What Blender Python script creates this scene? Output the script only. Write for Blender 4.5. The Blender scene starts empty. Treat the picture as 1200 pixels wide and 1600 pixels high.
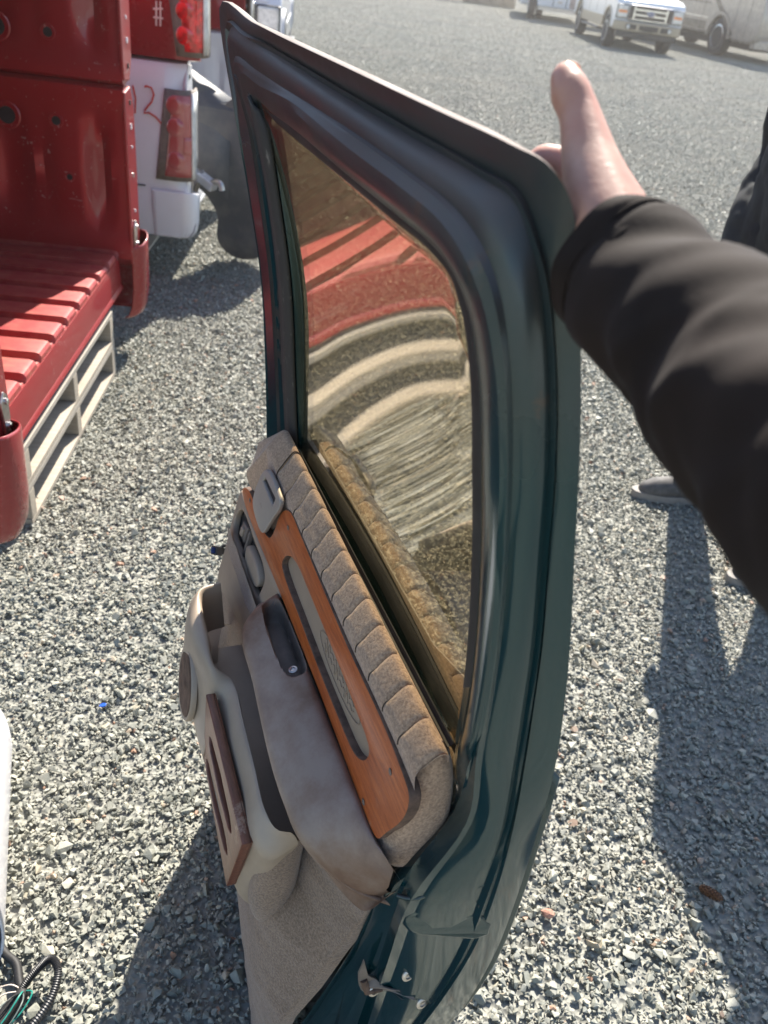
import bpy, bmesh, math, random
from mathutils import Vector, Matrix, Quaternion, noise as mnoise
R = math.radians
sc = bpy.context.scene
COL = sc.collection
rnd = random.Random(11)

# ------------------------------------------------------------------ camera
PITCH, ROLL, CAM_H = R(33.8), R(8.0), 1.5
fw = Vector((0, math.cos(PITCH), -math.sin(PITCH)))
up0 = Vector((0, math.sin(PITCH), math.cos(PITCH)))
ri0 = Vector((1, 0, 0))
cr = ri0 * math.cos(ROLL) + up0 * math.sin(ROLL)
cu = up0 * math.cos(ROLL) - ri0 * math.sin(ROLL)
cam_data = bpy.data.cameras.new('camera')
cam = bpy.data.objects.new('camera', cam_data)
COL.objects.link(cam)
M = Matrix((cr, cu, -fw)).transposed().to_4x4()
M.translation = Vector((0, 0, CAM_H))
cam.matrix_world = M
cam_data.sensor_fit = 'HORIZONTAL'
cam_data.sensor_width = 36.0
cam_data.lens = 36.0 * 1300 / 1200
cam_data.clip_start = 0.02
cam_data.clip_end = 2000
cam_data.dof.use_dof = True
cam_data.dof.focus_distance = 1.05
cam_data.dof.aperture_fstop = 10.0
sc.camera = cam

# ------------------------------------------------------------------ daylight
SUN_EL, SUN_AZ = R(44), R(8.5)            # azimuth measured from +Y towards +X
world = bpy.data.worlds.new('World'); sc.world = world
world.use_nodes = True
wt = world.node_tree; wt.nodes.clear()
sky = wt.nodes.new('ShaderNodeTexSky'); sky.sky_type = 'NISHITA'
sky.sun_disc = False
sky.sun_elevation = SUN_EL; sky.sun_rotation = SUN_AZ
sky.air_density = 1.0; sky.dust_density = 0.8
bg = wt.nodes.new('ShaderNodeBackground'); bg.inputs['Strength'].default_value = 0.09
wo = wt.nodes.new('ShaderNodeOutputWorld')
wt.links.new(sky.outputs[0], bg.inputs[0]); wt.links.new(bg.outputs[0], wo.inputs[0])
sd = bpy.data.lights.new('sun', 'SUN'); sd.energy = 4.6; sd.angle = R(0.53); sd.color = (1.0, 0.935, 0.83)
sun = bpy.data.objects.new('sun', sd); COL.objects.link(sun)
sdir = Vector((math.sin(SUN_AZ) * math.cos(SUN_EL), math.cos(SUN_AZ) * math.cos(SUN_EL), math.sin(SUN_EL)))
sun.rotation_euler = (-sdir).to_track_quat('-Z', 'Y').to_euler()
sun.location = (2, 8, 9)
sc.view_settings.view_transform = 'Standard'
sc.view_settings.look = 'None'
sc.view_settings.exposure = 1.5
sc.view_settings.gamma = 1.0
sc.view_settings.use_curve_mapping = False
try:
    sc.cycles.max_bounces = 8; sc.cycles.transparent_max_bounces = 12
    sc.cycles.caustics_reflective = False; sc.cycles.caustics_refractive = False
    sc.cycles.sample_clamp_indirect = 6.0
    sc.cycles.use_denoising = True
except Exception:
    pass

# ------------------------------------------------------------------ materials
def srgb(r, g, b):
    f = lambda c: c / 12.92 if c <= 0.04045 else ((c + 0.055) / 1.055) ** 2.4
    return (f(r), f(g), f(b), 1)
def lin(*c): return (c[0], c[1], c[2], 1)

class NT:
    def __init__(s, name):
        s.m = bpy.data.materials.new(name); s.m.use_nodes = True
        s.t = s.m.node_tree; s.t.nodes.clear()
        s.out = s.t.nodes.new('ShaderNodeOutputMaterial')
    def n(s, typ, **kw):
        nd = s.t.nodes.new('ShaderNode' + typ)
        for k, v in kw.items():
            if k.startswith('i_'):
                key = k[2:].replace('_', ' ')
                nd.inputs[key].default_value = v
            else: setattr(nd, k, v)
        return nd
    def l(s, a, b): s.t.links.new(a, b)
    def coord(s, which='Object'):
        return s.n('TexCoord').outputs[which]
    def noise(s, scale, detail=4, rough=0.6, vec=None, which='Object'):
        nd = s.n('TexNoise'); nd.inputs['Scale'].default_value = scale
        nd.inputs['Detail'].default_value = detail; nd.inputs['Roughness'].default_value = rough
        s.l(vec if vec is not None else s.coord(which), nd.inputs['Vector'])
        return nd.outputs['Fac']
    def mapv(s, scale=(1, 1, 1), rot=(0, 0, 0), which='Object'):
        nd = s.n('Mapping'); nd.inputs['Scale'].default_value = scale; nd.inputs['Rotation'].default_value = rot
        s.l(s.coord(which), nd.inputs['Vector']); return nd.outputs['Vector']
    def ramp(s, fac, stops):
        nd = s.n('ValToRGB'); el = nd.color_ramp.elements
        while len(el) < len(stops): el.new(0.5)
        for e, (p, c) in zip(el, stops):
            e.position = p; e.color = c if len(c) == 4 else (*c, 1)
        s.l(fac, nd.inputs['Fac']); return nd.outputs['Color']
    def mix(s, fac, a, b, blend='MIX'):
        nd = s.n('Mix'); nd.data_type = 'RGBA'; nd.blend_type = blend
        for sock, v in ((nd.inputs[0], fac), (nd.inputs[6], a), (nd.inputs[7], b)):
            if hasattr(v, 'is_linked') or hasattr(v, 'links'): s.l(v, sock)
            else: sock.default_value = v
        return nd.outputs[2]
    def bump(s, h, strength=0.3, dist=0.002, prev=None):
        nd = s.n('Bump'); nd.inputs['Strength'].default_value = strength; nd.inputs['Distance'].default_value = dist
        s.l(h, nd.inputs['Height'])
        if prev is not None: s.l(prev, nd.inputs['Normal'])
        return nd.outputs['Normal']
    def bsdf(s, color, rough=0.5, metal=0.0, normal=None, coat=0.0, coat_rough=0.05, spec=None, trans=0, sheen=0, sss=0):
        b = s.n('BsdfPrincipled')
        for k, v in (('Base Color', color), ('Roughness', rough), ('Metallic', metal)):
            if hasattr(v, 'links'): s.l(v, b.inputs[k])
            else: b.inputs[k].default_value = v
        if normal is not None: s.l(normal, b.inputs['Normal'])
        b.inputs['Coat Weight'].default_value = coat; b.inputs['Coat Roughness'].default_value = coat_rough
        if spec is not None: b.inputs['Specular IOR Level'].default_value = spec
        if trans: b.inputs['Transmission Weight'].default_value = trans
        if sheen: b.inputs['Sheen Weight'].default_value = sheen
        if sss:
            b.inputs['Subsurface Weight'].default_value = sss
            b.inputs['Subsurface Radius'].default_value = (0.012, 0.005, 0.003)
            b.inputs['Subsurface Scale'].default_value = 1.0
        s.l(b.outputs[0], s.out.inputs['Surface']); return b

def simple(name, col, rough=0.5, metal=0.0, var=0.12, scale=8, coat=0.0, bump=0.0, bscale=60, bdist=0.001, col2=None, spec=None, sheen=0, thr=(0.35, 0.65)):
    t = NT(name)
    c2 = col2 or tuple(min(1, x * (1 + 2.2 * var)) for x in col[:3])
    c1 = tuple(x * (1 - var) for x in col[:3]) if col2 is None else col[:3]
    c = t.ramp(t.noise(scale, 5, 0.65), [(thr[0], c1), (thr[1], c2)])
    nrm = t.bump(t.noise(bscale, 3, 0.6), bump, bdist) if bump else None
    rg = t.noise(scale * 1.7, 3)
    mr = t.n('MapRange'); t.l(rg, mr.inputs[0]); mr.inputs[3].default_value = max(0, rough - 0.08); mr.inputs[4].default_value = min(1, rough + 0.1)
    t.bsdf(c, mr.outputs[0], metal, nrm, coat, spec=spec, sheen=sheen)
    return t.m

def car_paint(name, base, dust=(0.30, 0.26, 0.22), dust_amt=0.25, metal=0.35, rough=0.28, scr=0.0, mud=0.0, chips=0.0, up=2.2, coat=0.55, rail=0.0):
    t = NT(name)
    n1 = t.noise(7, 6, 0.7); n2 = t.noise(60, 3, 0.6)
    mask = t.ramp(n1, [(0.42, (0, 0, 0)), (0.75, (1, 1, 1))])
    m2 = t.mix(0.5, mask, t.ramp(n2, [(0.4, (0, 0, 0)), (0.7, (1, 1, 1))]), 'MULTIPLY')
    mm = t.n('Math', operation='MULTIPLY'); t.l(m2, mm.inputs[0]); mm.inputs[1].default_value = dust_amt * 1.6
    gn = t.n('NewGeometry'); sx = t.n('SeparateXYZ'); t.l(gn.outputs['Normal'], sx.inputs[0])
    upf = t.n('MapRange'); t.l(sx.outputs[2], upf.inputs[0]); upf.inputs[1].default_value = 0.05; upf.inputs[2].default_value = 1.0
    upf.inputs[3].default_value = dust_amt * 0.12; upf.inputs[4].default_value = dust_amt * up
    ad = t.n('Math', operation='ADD', use_clamp=True); t.l(mm.outputs[0], ad.inputs[0]); t.l(upf.outputs[0], ad.inputs[1])
    if rail:  # tint growing with height: dust with veil glare painted into the colour
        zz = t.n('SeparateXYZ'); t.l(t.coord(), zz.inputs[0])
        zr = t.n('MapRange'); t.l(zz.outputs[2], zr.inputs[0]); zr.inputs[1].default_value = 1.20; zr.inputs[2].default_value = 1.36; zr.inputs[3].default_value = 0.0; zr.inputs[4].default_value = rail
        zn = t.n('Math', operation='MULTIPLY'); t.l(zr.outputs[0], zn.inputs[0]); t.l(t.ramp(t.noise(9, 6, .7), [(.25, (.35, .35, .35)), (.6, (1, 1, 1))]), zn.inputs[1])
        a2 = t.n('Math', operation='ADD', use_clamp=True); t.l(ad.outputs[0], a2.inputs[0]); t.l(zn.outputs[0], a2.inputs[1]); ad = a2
    c = t.mix(ad.outputs[0], lin(*base), lin(*dust))
    if scr:
        v = t.n('TexVoronoi'); v.feature = 'DISTANCE_TO_EDGE'; v.inputs['Scale'].default_value = 9
        w = t.n('TexNoise'); w.inputs['Scale'].default_value = 4; t.l(t.coord(), w.inputs['Vector'])
        mvx = t.mix(0.35, t.coord(), w.outputs['Color']); t.l(mvx, v.inputs['Vector'])
        line = t.ramp(v.outputs['Distance'], [(0.0, (1, 1, 1)), (0.012, (0, 0, 0))])
        gate = t.ramp(t.noise(3.1, 3), [(0.52, (0, 0, 0)), (0.6, (1, 1, 1))])
        lm = t.mix(1.0, line, gate, 'MULTIPLY')
        sm = t.n('Math', operation='MULTIPLY'); t.l(lm, sm.inputs[0]); sm.inputs[1].default_value = scr
        c = t.mix(sm.outputs[0], c, lin(0.62, 0.5, 0.45))
    if chips:
        v1 = t.mapv((3, 60, 14), (.3, .5, .9)); v2 = t.mapv((40, 5, 22), (1.1, .2, .4))
        k1 = t.ramp(t.noise(2.4, 2, .5, v1), [(.69, (0, 0, 0)), (.72, (1, 1, 1))]); k2 = t.ramp(t.noise(2.2, 2, .5, v2), [(.70, (0, 0, 0)), (.73, (1, 1, 1))])
        k3 = t.ramp(t.noise(55, 2, .5), [(.71, (0, 0, 0)), (.74, (1, 1, 1))])
        ks = t.mix(1.0, t.mix(1.0, k1, k2, 'ADD'), k3, 'ADD')
        kg = t.mix(1.0, ks, t.ramp(t.noise(2.6, 3), [(.45, (.0, .0, .0)), (.62, (1, 1, 1))]), 'MULTIPLY')
        km = t.n('Math', operation='MULTIPLY', use_clamp=True); t.l(kg, km.inputs[0]); km.inputs[1].default_value = chips
        c = t.mix(km.outputs[0], c, lin(0.55, 0.42, 0.38))
    if mud:
        mk = t.ramp(t.noise(8.5, 7, 0.72), [(0.615, (0, 0, 0)), (0.655, (1, 1, 1))])
        mu = t.n('Math', operation='MULTIPLY'); t.l(mk, mu.inputs[0]); mu.inputs[1].default_value = mud
        c = t.mix(mu.outputs[0], c, lin(0.13, 0.075, 0.048))
    mr = t.n('MapRange'); t.l(ad.outputs[0], mr.inputs[0]); mr.inputs[3].default_value = rough; mr.inputs[4].default_value = 0.75
    b = t.bsdf(c, mr.outputs[0], metal, t.bump(t.noise(5, 2), 0.06, 0.01), 0.55, 0.08)
    cw_ = t.n('MapRange'); t.l(ad.outputs[0], cw_.inputs[0]); cw_.inputs[1].default_value = 0.05; cw_.inputs[2].default_value = 0.5; cw_.inputs[3].default_value = coat; cw_.inputs[4].default_value = 0.04
    t.l(cw_.outputs[0], b.inputs['Coat Weight'])
    return t.m

M_ = {}
M_['teal'] = car_paint('teal_paint', (0.0018, 0.038, 0.047), (0.12, 0.092, 0.082), 0.02, 0.4, 0.16, mud=0.35, up=27, coat=0.4, rail=0.5)  # strong up and rail tints paint veil glare along with the dust
M_['teal_dusty'] = car_paint('dusty_teal_paint', (0.012, 0.026, 0.032), (0.22, 0.18, 0.16), 0.34, 0.15, 0.34)
M_['red'] = car_paint('red_paint', (0.27, 0.0050, 0.010), (0.34, 0.10, 0.085), 0.06, 0.1, 0.38, 0.05, chips=.7)
M_['red_clean'] = car_paint('red_outer_paint', (0.25, 0.006, 0.012), (0.32, 0.10, 0.09), 0.07, 0.1, 0.26, chips=.4)
M_['white'] = car_paint('white_paint', (0.72, 0.72, 0.76), (0.42, 0.38, 0.33), 0.10, 0.0, 0.3)
M_['white2'] = car_paint('pickup_white_paint', (0.78, 0.80, 0.84), (0.5, 0.45, 0.4), 0.08, 0.0, 0.2)
M_['tan'] = car_paint('tan_paint', (0.30, 0.26, 0.20), (0.35, 0.3, 0.24), 0.12, 0.25, 0.3)
M_['rv'] = car_paint('motorhome_paint', (0.44, 0.375, 0.31), (0.40, 0.35, 0.3), 0.10, 0.1, 0.25)
M_['rv_dark'] = car_paint('motorhome_stripe_paint', (0.10, 0.085, 0.075), (0.25, 0.2, 0.17), 0.1, 0.25, 0.25)
M_['silver'] = car_paint('silver_paint', (0.48, 0.49, 0.52), (0.4, 0.38, 0.35), 0.1, 0.4, 0.3)
M_['chrome'] = simple('chrome', (0.55, 0.55, 0.56), 0.16, 1.0, 0.1, 6)
M_['steel'] = simple('worn_steel', (0.42, 0.40, 0.38), 0.36, 1.0, 0.2, 20)
M_['black'] = simple('black_rubber', (0.014, 0.013, 0.013), 0.62, 0, 0.3, 18, bump=0.2, bscale=120)
M_['blackp'] = simple('black_plastic', (0.020, 0.020, 0.022), 0.42, 0, 0.3, 18, bump=0.12, bscale=200)
M_['tyre'] = simple('tyre_rubber', (0.022, 0.022, 0.024), 0.8, 0, 0.3, 10, bump=0.3, bscale=60, bdist=0.004)
M_['felt'] = simple('felt_channel', (0.03, 0.028, 0.026), 0.8, 0, 0.3, 30, col2=(0.20, 0.18, 0.16), thr=(0.6, 0.74))
M_['greyp'] = simple('taupe_trim_plastic', (0.32, 0.245, 0.18), 0.5, 0, 0.07, 7, bump=0.12, bscale=420, bdist=0.0004)
M_['greyp2'] = simple('pale_pocket_plastic', (0.35, 0.275, 0.205), 0.46, 0, 0.07, 7, bump=0.1, bscale=420, bdist=0.0004)
M_['platep'] = simple('grey_lock_plastic', (0.30, 0.265, 0.235), 0.42, 0, 0.05, 7, bump=0.1, bscale=420, bdist=0.0004)
M_['stitch'] = simple('dark_seam_thread', (0.055, 0.038, 0.028), 0.9)
M_['darkp'] = simple('dark_recess_plastic', (0.15, 0.122, 0.102), 0.55, 0, 0.15, 30, bump=0.1, bscale=300, bdist=0.0004)
M_['fend'] = simple('grey_blue_splash_plastic', (0.060, 0.064, 0.075), 0.55, 0, 0.25, 5, bump=0.25, bscale=20, bdist=0.004, col2=(0.15, 0.145, 0.14), thr=(0.45, 0.8))
M_['glass_dark'] = simple('dark_window_glass', (0.02, 0.025, 0.03), 0.06, 0, 0.1, 3, coat=0.8)
M_['lensclear'] = simple('clear_lens', (0.55, 0.54, 0.52), 0.12, 0, 0.2, 14, coat=1.0)
M_['lensred'] = simple('red_lens', (0.55, 0.012, 0.014), 0.12, 0, 0.45, 26, coat=1.0)
M_['lensred_fade'] = simple('faded_red_lens', (0.36, 0.035, 0.035), 0.16, 0, 0.3, 5, coat=0.9, col2=(0.44, 0.13, 0.12))
M_['amber'] = simple('amber_lens', (0.7, 0.22, 0.05), 0.15, 0, 0.2, 12, coat=0.9)
M_['crayon_red'] = simple('red_crayon', (0.55, 0.06, 0.04), 0.8)
M_['crayon_pale'] = simple('pale_crayon', (0.72, 0.5, 0.45), 0.8)
M_['lensblue'] = simple('blue_emblem', (0.02, 0.05, 0.18), 0.2, 0.2, coat=0.8)
M_['trailerw'] = car_paint('trailer_white', (0.70, 0.72, 0.76), (0.5, 0.44, 0.4), 0.12, 0, 0.35)
M_['fadedpink'] = simple('sun_faded_panel', (0.42, 0.32, 0.29), 0.6, 0, 0.15, 3)
M_['concrete'] = simple('pale_concrete', (0.40, 0.38, 0.35), 0.85, 0, 0.15, 5, bump=0.3, bscale=40)

def wood_raw(name, a, b):
    t = NT(name)
    v = t.mapv((1.2, 16, 16))
    w = t.noise(9, 6, 0.7, v); g = t.noise(2.5, 3)
    c = t.ramp(w, [(0.3, a), (0.7, b)])
    c = t.mix(0.35, c, t.ramp(g, [(0.35, tuple(x * .6 for x in a)), (0.7, b)]))
    t.bsdf(c, 0.8, 0, t.bump(w, 0.5, 0.002)); return t.m
M_['pallet'] = wood_raw('weathered_pallet_wood', (0.28, 0.235, 0.18), (0.52, 0.45, 0.36))
M_['pallet2'] = wood_raw('grey_pallet_wood', (0.28, 0.245, 0.205), (0.46, 0.41, 0.34))

def wood_trim(name, a, b, c_, wear):
    t = NT(name)
    v = t.mapv((3.0, 30, 30), (0, 0, 0))
    w = t.noise(7, 5, 0.6, v)
    col = t.ramp(w, [(0.3, a), (0.52, b), (0.72, c_)])
    pore = t.noise(30, 2, 0.5, t.mapv((6, 90, 90)))
    col = t.mix(0.25, col, t.ramp(pore, [(0.40, tuple(x * .45 for x in a)), (0.55, b)]))
    wm = t.noise(16, 6, 0.75); gate = t.noise(5, 2)
    mk = t.mix(1.0, t.ramp(wm, [(0.60, (0, 0, 0)), (0.66, (1, 1, 1))]), t.ramp(gate, [(0.5, (0, 0, 0)), (0.62, (1, 1, 1))]), 'MULTIPLY')
    mk2 = t.n('Math', operation='MULTIPLY'); t.l(mk, mk2.inputs[0]); mk2.inputs[1].default_value = wear
    col = t.mix(mk2.outputs[0], col, lin(0.42, 0.30, 0.22))
    t.bsdf(col, 0.42, 0, t.bump(w, 0.15, 0.0006), 0.25, 0.25); return t.m
M_['wood'] = wood_trim('orange_wood', (0.27, 0.052, 0.012), (0.46, 0.108, 0.022), (0.56, 0.165, 0.042), 0.8)
M_['wood_dark'] = wood_trim('reddish_brown_wood', (0.085, 0.028, 0.014), (0.165, 0.054, 0.027), (0.24, 0.09, 0.05), 0.5)
M_['wood_edge'] = simple('raw_wood_edge', (0.095, 0.058, 0.040), 0.9, 0, 0.3, 60, bump=0.4, bscale=200)

def cloth(name, a, b, scale=240, sheen=0.3, fuzz=0.5, big=9, weave=False):
    t = NT(name)
    n1 = t.noise(scale, 3, 0.7); n2 = t.noise(big, 4, 0.6)
    c = t.ramp(n1, [(0.36, tuple(x * .8 for x in a)), (0.66, tuple(x * 1.12 for x in b))])
    c = t.mix(0.30, c, t.ramp(n2, [(0.3, tuple(x * .62 for x in a)), (0.7, b)]))
    t.bsdf(c, 0.92, 0, t.bump(n1, fuzz, 0.0016), sheen=sheen); return t.m
M_['cloth'] = cloth('tan_velour', (0.265, 0.165, 0.103), (0.49, 0.335, 0.222), 300, 0.3, 0.7)
M_['carpet'] = cloth('taupe_carpet', (0.165, 0.106, 0.066), (0.31, 0.215, 0.143), 330, 0.3, 1.0)
def leather():
    t = NT('worn_taupe_vinyl')
    n2 = t.noise(7, 8, 0.72)
    c = t.ramp(n2, [(0.38, (0.15, 0.075, 0.043)), (0.48, (0.255, 0.158, 0.106)), (0.60, (0.35, 0.265, 0.208))])
    stain = t.noise(4, 3)
    c = t.mix(0.45, c, t.ramp(stain, [(0.42, (0.12, 0.070, 0.046)), (0.58, (0.30, 0.25, 0.22))]))
    t.bsdf(c, 0.5, 0, t.bump(t.noise(260, 2), 0.14, 0.0005)); return t.m
M_['vinyl'] = leather()
M_['skin'] = None
def skin():
    t = NT('skin')
    n = t.noise(40, 4)
    c = t.ramp(n, [(0.3, (0.42, 0.205, 0.145)), (0.7, (0.52, 0.285, 0.205))])
    c = t.mix(t.ramp(t.noise(16, 3), [(.45, (0, 0, 0)), (.75, (.45, .45, .45))]), c, lin(0.50, 0.19, 0.14))
    dt = t.n('VectorMath', operation='DOT_PRODUCT'); t.l(t.coord(), dt.inputs[0]); dt.inputs[1].default_value = (-.35, .43, .83)
    ws = t.n('Math', operation='MULTIPLY_ADD'); t.l(t.noise(60, 3), ws.inputs[0]); ws.inputs[1].default_value = 9.0
    ml = t.n('Math', operation='MULTIPLY'); t.l(dt.outputs['Value'], ml.inputs[0]); ml.inputs[1].default_value = 3600.0
    t.l(ml.outputs[0], ws.inputs[2])
    sn = t.n('Math', operation='SINE'); t.l(ws.outputs[0], sn.inputs[0])
    gt = t.ramp(t.noise(34, 2), [(.45, (0, 0, 0)), (.62, (1, 1, 1))])
    mx = t.n('Math', operation='MULTIPLY'); t.l(sn.outputs[0], mx.inputs[0]); t.l(gt, mx.inputs[1])
    b1 = t.bump(t.noise(130, 4, .7), 0.3, 0.0010)
    t.bsdf(c, 0.5, 0, t.bump(mx.outputs[0], 0.10, 0.0004, b1), sss=0.2); return t.m
M_['skin'] = skin()
def fabric_dark(name, col, scale=500):
    t = NT(name)
    n = t.noise(scale, 2); n2 = t.noise(14, 4)
    c = t.ramp(n2, [(0.3, tuple(x * .75 for x in col)), (0.7, tuple(x * 1.3 for x in col))])
    t.bsdf(c, 0.85, 0, t.bump(n, 0.2, 0.0005), sheen=0.02, spec=0.2); return t.m
M_['sleeve'] = fabric_dark('dark_brown_jacket', (0.0155, 0.0094, 0.0070))
M_['hoodie'] = fabric_dark('charcoal_jacket', (0.028, 0.030, 0.033), 300)
M_['jeans'] = fabric_dark('dark_trousers', (0.022, 0.024, 0.030), 300)
M_['shoe'] = simple('grey_shoe', (0.085, 0.08, 0.078), 0.7, 0, 0.2, 30, bump=0.2, bscale=200)
M_['shoe_sole'] = simple('pale_sole', (0.24, 0.22, 0.20), 0.7)
M_['hair'] = simple('brown_hair', (0.03, 0.02, 0.014), 0.6, bump=0.5, bscale=90)

def glass_mat():
    t = NT('dusty_tinted_glass')
    tr = t.n('BsdfTransparent'); tr.inputs['Color'].default_value = lin(0.80, 0.74, 0.60)
    gl = t.n('BsdfGlossy'); gl.inputs['Color'].default_value = lin(1.0, 0.985, 0.945)
    df = t.n('BsdfDiffuse'); df.inputs['Color'].default_value = lin(0.33, 0.295, 0.22)
    bn = t.bump(t.noise(2.0, 1, 0.4), 0.07, 0.02)
    t.l(bn, gl.inputs['Normal'])
    gl.inputs['Roughness'].default_value = 0.010
    lw = t.n('LayerWeight'); lw.inputs['Blend'].default_value = 0.5
    p5 = t.n('Math', operation='POWER'); t.l(lw.outputs['Facing'], p5.inputs[0]); p5.inputs[1].default_value = 3.0
    fr = t.n('Math', operation='MULTIPLY_ADD'); t.l(p5.outputs[0], fr.inputs[0]); fr.inputs[1].default_value = 0.92; fr.inputs[2].default_value = 0.07
    m1 = t.n('MixShader'); t.l(fr.outputs[0], m1.inputs[0]); t.l(tr.outputs[0], m1.inputs[1]); t.l(gl.outputs[0], m1.inputs[2])
    sp = t.ramp(t.noise(420, 2, 0.5), [(0.60, (0, 0, 0)), (0.72, (1, 1, 1))])
    smear = t.ramp(t.noise(9, 6, 0.7), [(0.35, (0.03, 0.03, 0.03)), (0.75, (0.16, 0.16, 0.16))])
    ds = t.mix(1.0, t.mix(0.5, (0, 0, 0, 1), sp), smear, 'ADD')
    mm = t.n('Math', operation='MULTIPLY'); t.l(ds, mm.inputs[0]); mm.inputs[1].default_value = 0.26
    m2 = t.n('MixShader'); t.l(mm.outputs[0], m2.inputs[0]); t.l(m1.outputs[0], m2.inputs[1]); t.l(df.outputs[0], m2.inputs[2])
    t.l(m2.outputs[0], t.out.inputs['Surface']); return t.m
M_['glass'] = glass_mat()

def gravel_mat():
    t = NT('crushed_stone')
    geo = t.n('NewGeometry'); oi = t.n('ObjectInfo')
    c = t.ramp(geo.outputs['Random Per Island'], [(0.0, (0.185, 0.192, 0.172)), (0.3, (0.235, 0.242, 0.212)), (0.6, (0.280, 0.284, 0.244)), (0.90, (0.345, 0.340, 0.288)), (0.972, (0.46, 0.42, 0.32)), (0.988, (0.36, 0.24, 0.17)), (1.0, (0.32, 0.17, 0.11))])
    n = t.noise(160, 4, 0.7)
    c = t.mix(0.35, c, t.ramp(n, [(0.3, (0.28, 0.285, 0.27)), (0.7, (0.60, 0.60, 0.57))]), 'OVERLAY')
    pn = t.noise(0.55, 5, .65, geo.outputs['Position'])
    c = t.mix(t.ramp(pn, [(.42, (0, 0, 0)), (.66, (.42, .42, .42))]), c, lin(.36, .325, .262))
    c = t.mix(t.ramp(t.noise(0.8, 4, .6, geo.outputs['Position']), [(.5, (0, 0, 0)), (.72, (.45, .45, .45))]), c, lin(.17, .175, .165))
    t.bsdf(c, 0.58, 0, t.bump(n, 0.35, 0.002), spec=0.4); return t.m
M_['gravel'] = gravel_mat()
def ground_mat():
    t = NT('packed_gravel_ground')
    v = t.n('TexVoronoi'); v.inputs['Scale'].default_value = 70; t.l(t.coord(), v.inputs['Vector'])
    v2 = t.n('TexVoronoi'); v2.inputs['Scale'].default_value = 26; t.l(t.coord(), v2.inputs['Vector'])
    big = t.noise(0.35, 5, 0.65)
    hue = t.ramp(v.outputs['Color'], [(0.0, (0.20, 0.205, 0.185)), (0.5, (0.28, 0.284, 0.25)), (1.0, (0.38, 0.372, 0.32))])
    c = t.mix(0.45, hue, t.ramp(big, [(0.35, (0.22, 0.217, 0.195)), (0.65, (0.38, 0.365, 0.32))]))
    h = t.mix(0.5, v.outputs['Distance'], v2.outputs['Distance'])
    t.bsdf(c, 0.9, 0, t.bump(h, 0.9, 0.02), spec=0.2); return t.m
M_['ground'] = ground_mat()

# ------------------------------------------------------------------ object helpers
def link(o, parent=None):
    COL.objects.link(o)
    if parent is not None: o.parent = parent
    return o
def tag(o, label, cat=None, group=None, kind=None):
    if label: o['label'] = label
    if cat: o['category'] = cat
    if group: o['group'] = group
    if kind: o['kind'] = kind
    return o
def thing(name, label, cat, loc=(0, 0, 0), rot=(0, 0, 0), group=None):
    o = bpy.data.objects.new(name, None); o.empty_display_size = 0.1
    o.location = loc; o.rotation_euler = rot
    link(o); return tag(o, label, cat, group)
def put(name, me, mat, parent=None, loc=None, rot=None, smooth=None, bevel=0, solid=0, seg=2, label=None):
    if smooth is not None:
        for p in me.polygons: p.use_smooth = True
        me.set_sharp_from_angle(angle=R(smooth))
    mats = mat if isinstance(mat, (list, tuple)) else [mat]
    if len(me.materials) == 0:
        for m in mats: me.materials.append(M_[m] if isinstance(m, str) else m)
    o = bpy.data.objects.new(name, me)
    if loc is not None: o.location = loc
    if rot is not None: o.rotation_euler = rot
    if solid:
        md = o.modifiers.new('thickness', 'SOLIDIFY'); md.thickness = solid; md.offset = -1
    if bevel:
        md = o.modifiers.new('bevel', 'BEVEL'); md.width = bevel; md.segments = seg; md.limit_method = 'ANGLE'; md.angle_limit = R(35)
    if label: o['label'] = label
    return link(o, parent)
def mesh(name, vs, fs):
    me = bpy.data.meshes.new(name); me.from_pydata([tuple(v) for v in vs], [], fs); me.update(); return me
def from_bm(name, bm, fix=True):
    if fix: bmesh.ops.recalc_face_normals(bm, faces=bm.faces[:])
    me = bpy.data.meshes.new(name); bm.to_mesh(me); bm.free(); return me
def bm_box(bm, lo, hi, mat=None):
    vs = [bm.verts.new((x, y, z)) for x in (lo[0], hi[0]) for y in (lo[1], hi[1]) for z in (lo[2], hi[2])]
    for f in ((0, 1, 3, 2), (4, 6, 7, 5), (0, 4, 5, 1), (2, 3, 7, 6), (0, 2, 6, 4), (1, 5, 7, 3)):
        bm.faces.new([vs[i] for i in f])
    if mat is not None: bmesh.ops.transform(bm, matrix=mat, verts=vs)
    return vs
def box(name, lo, hi, mat, parent=None, bevel=0.0, **kw):
    bm = bmesh.new(); bm_box(bm, lo, hi); return put(name, from_bm(name, bm), mat, parent, bevel=bevel, **kw)
def prism_me(name, prof, a0, a1, axis='x', taper=None):
    """closed profile (two coords) pushed from a0 to a1 along an axis"""
    n = len(prof); vs = []
    for a in (a0, a1):
        for p, q in prof:
            vs.append({'x': (a, p, q), 'y': (p, a, q), 'z': (p, q, a)}[axis])
    bm = bmesh.new(); bv = [bm.verts.new(v) for v in vs]
    bm.faces.new(bv[:n]); bm.faces.new(bv[n:][::-1])
    for i in range(n):
        j = (i + 1) % n; bm.faces.new((bv[i], bv[j], bv[n + j], bv[n + i]))
    return from_bm(name, bm)
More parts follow.
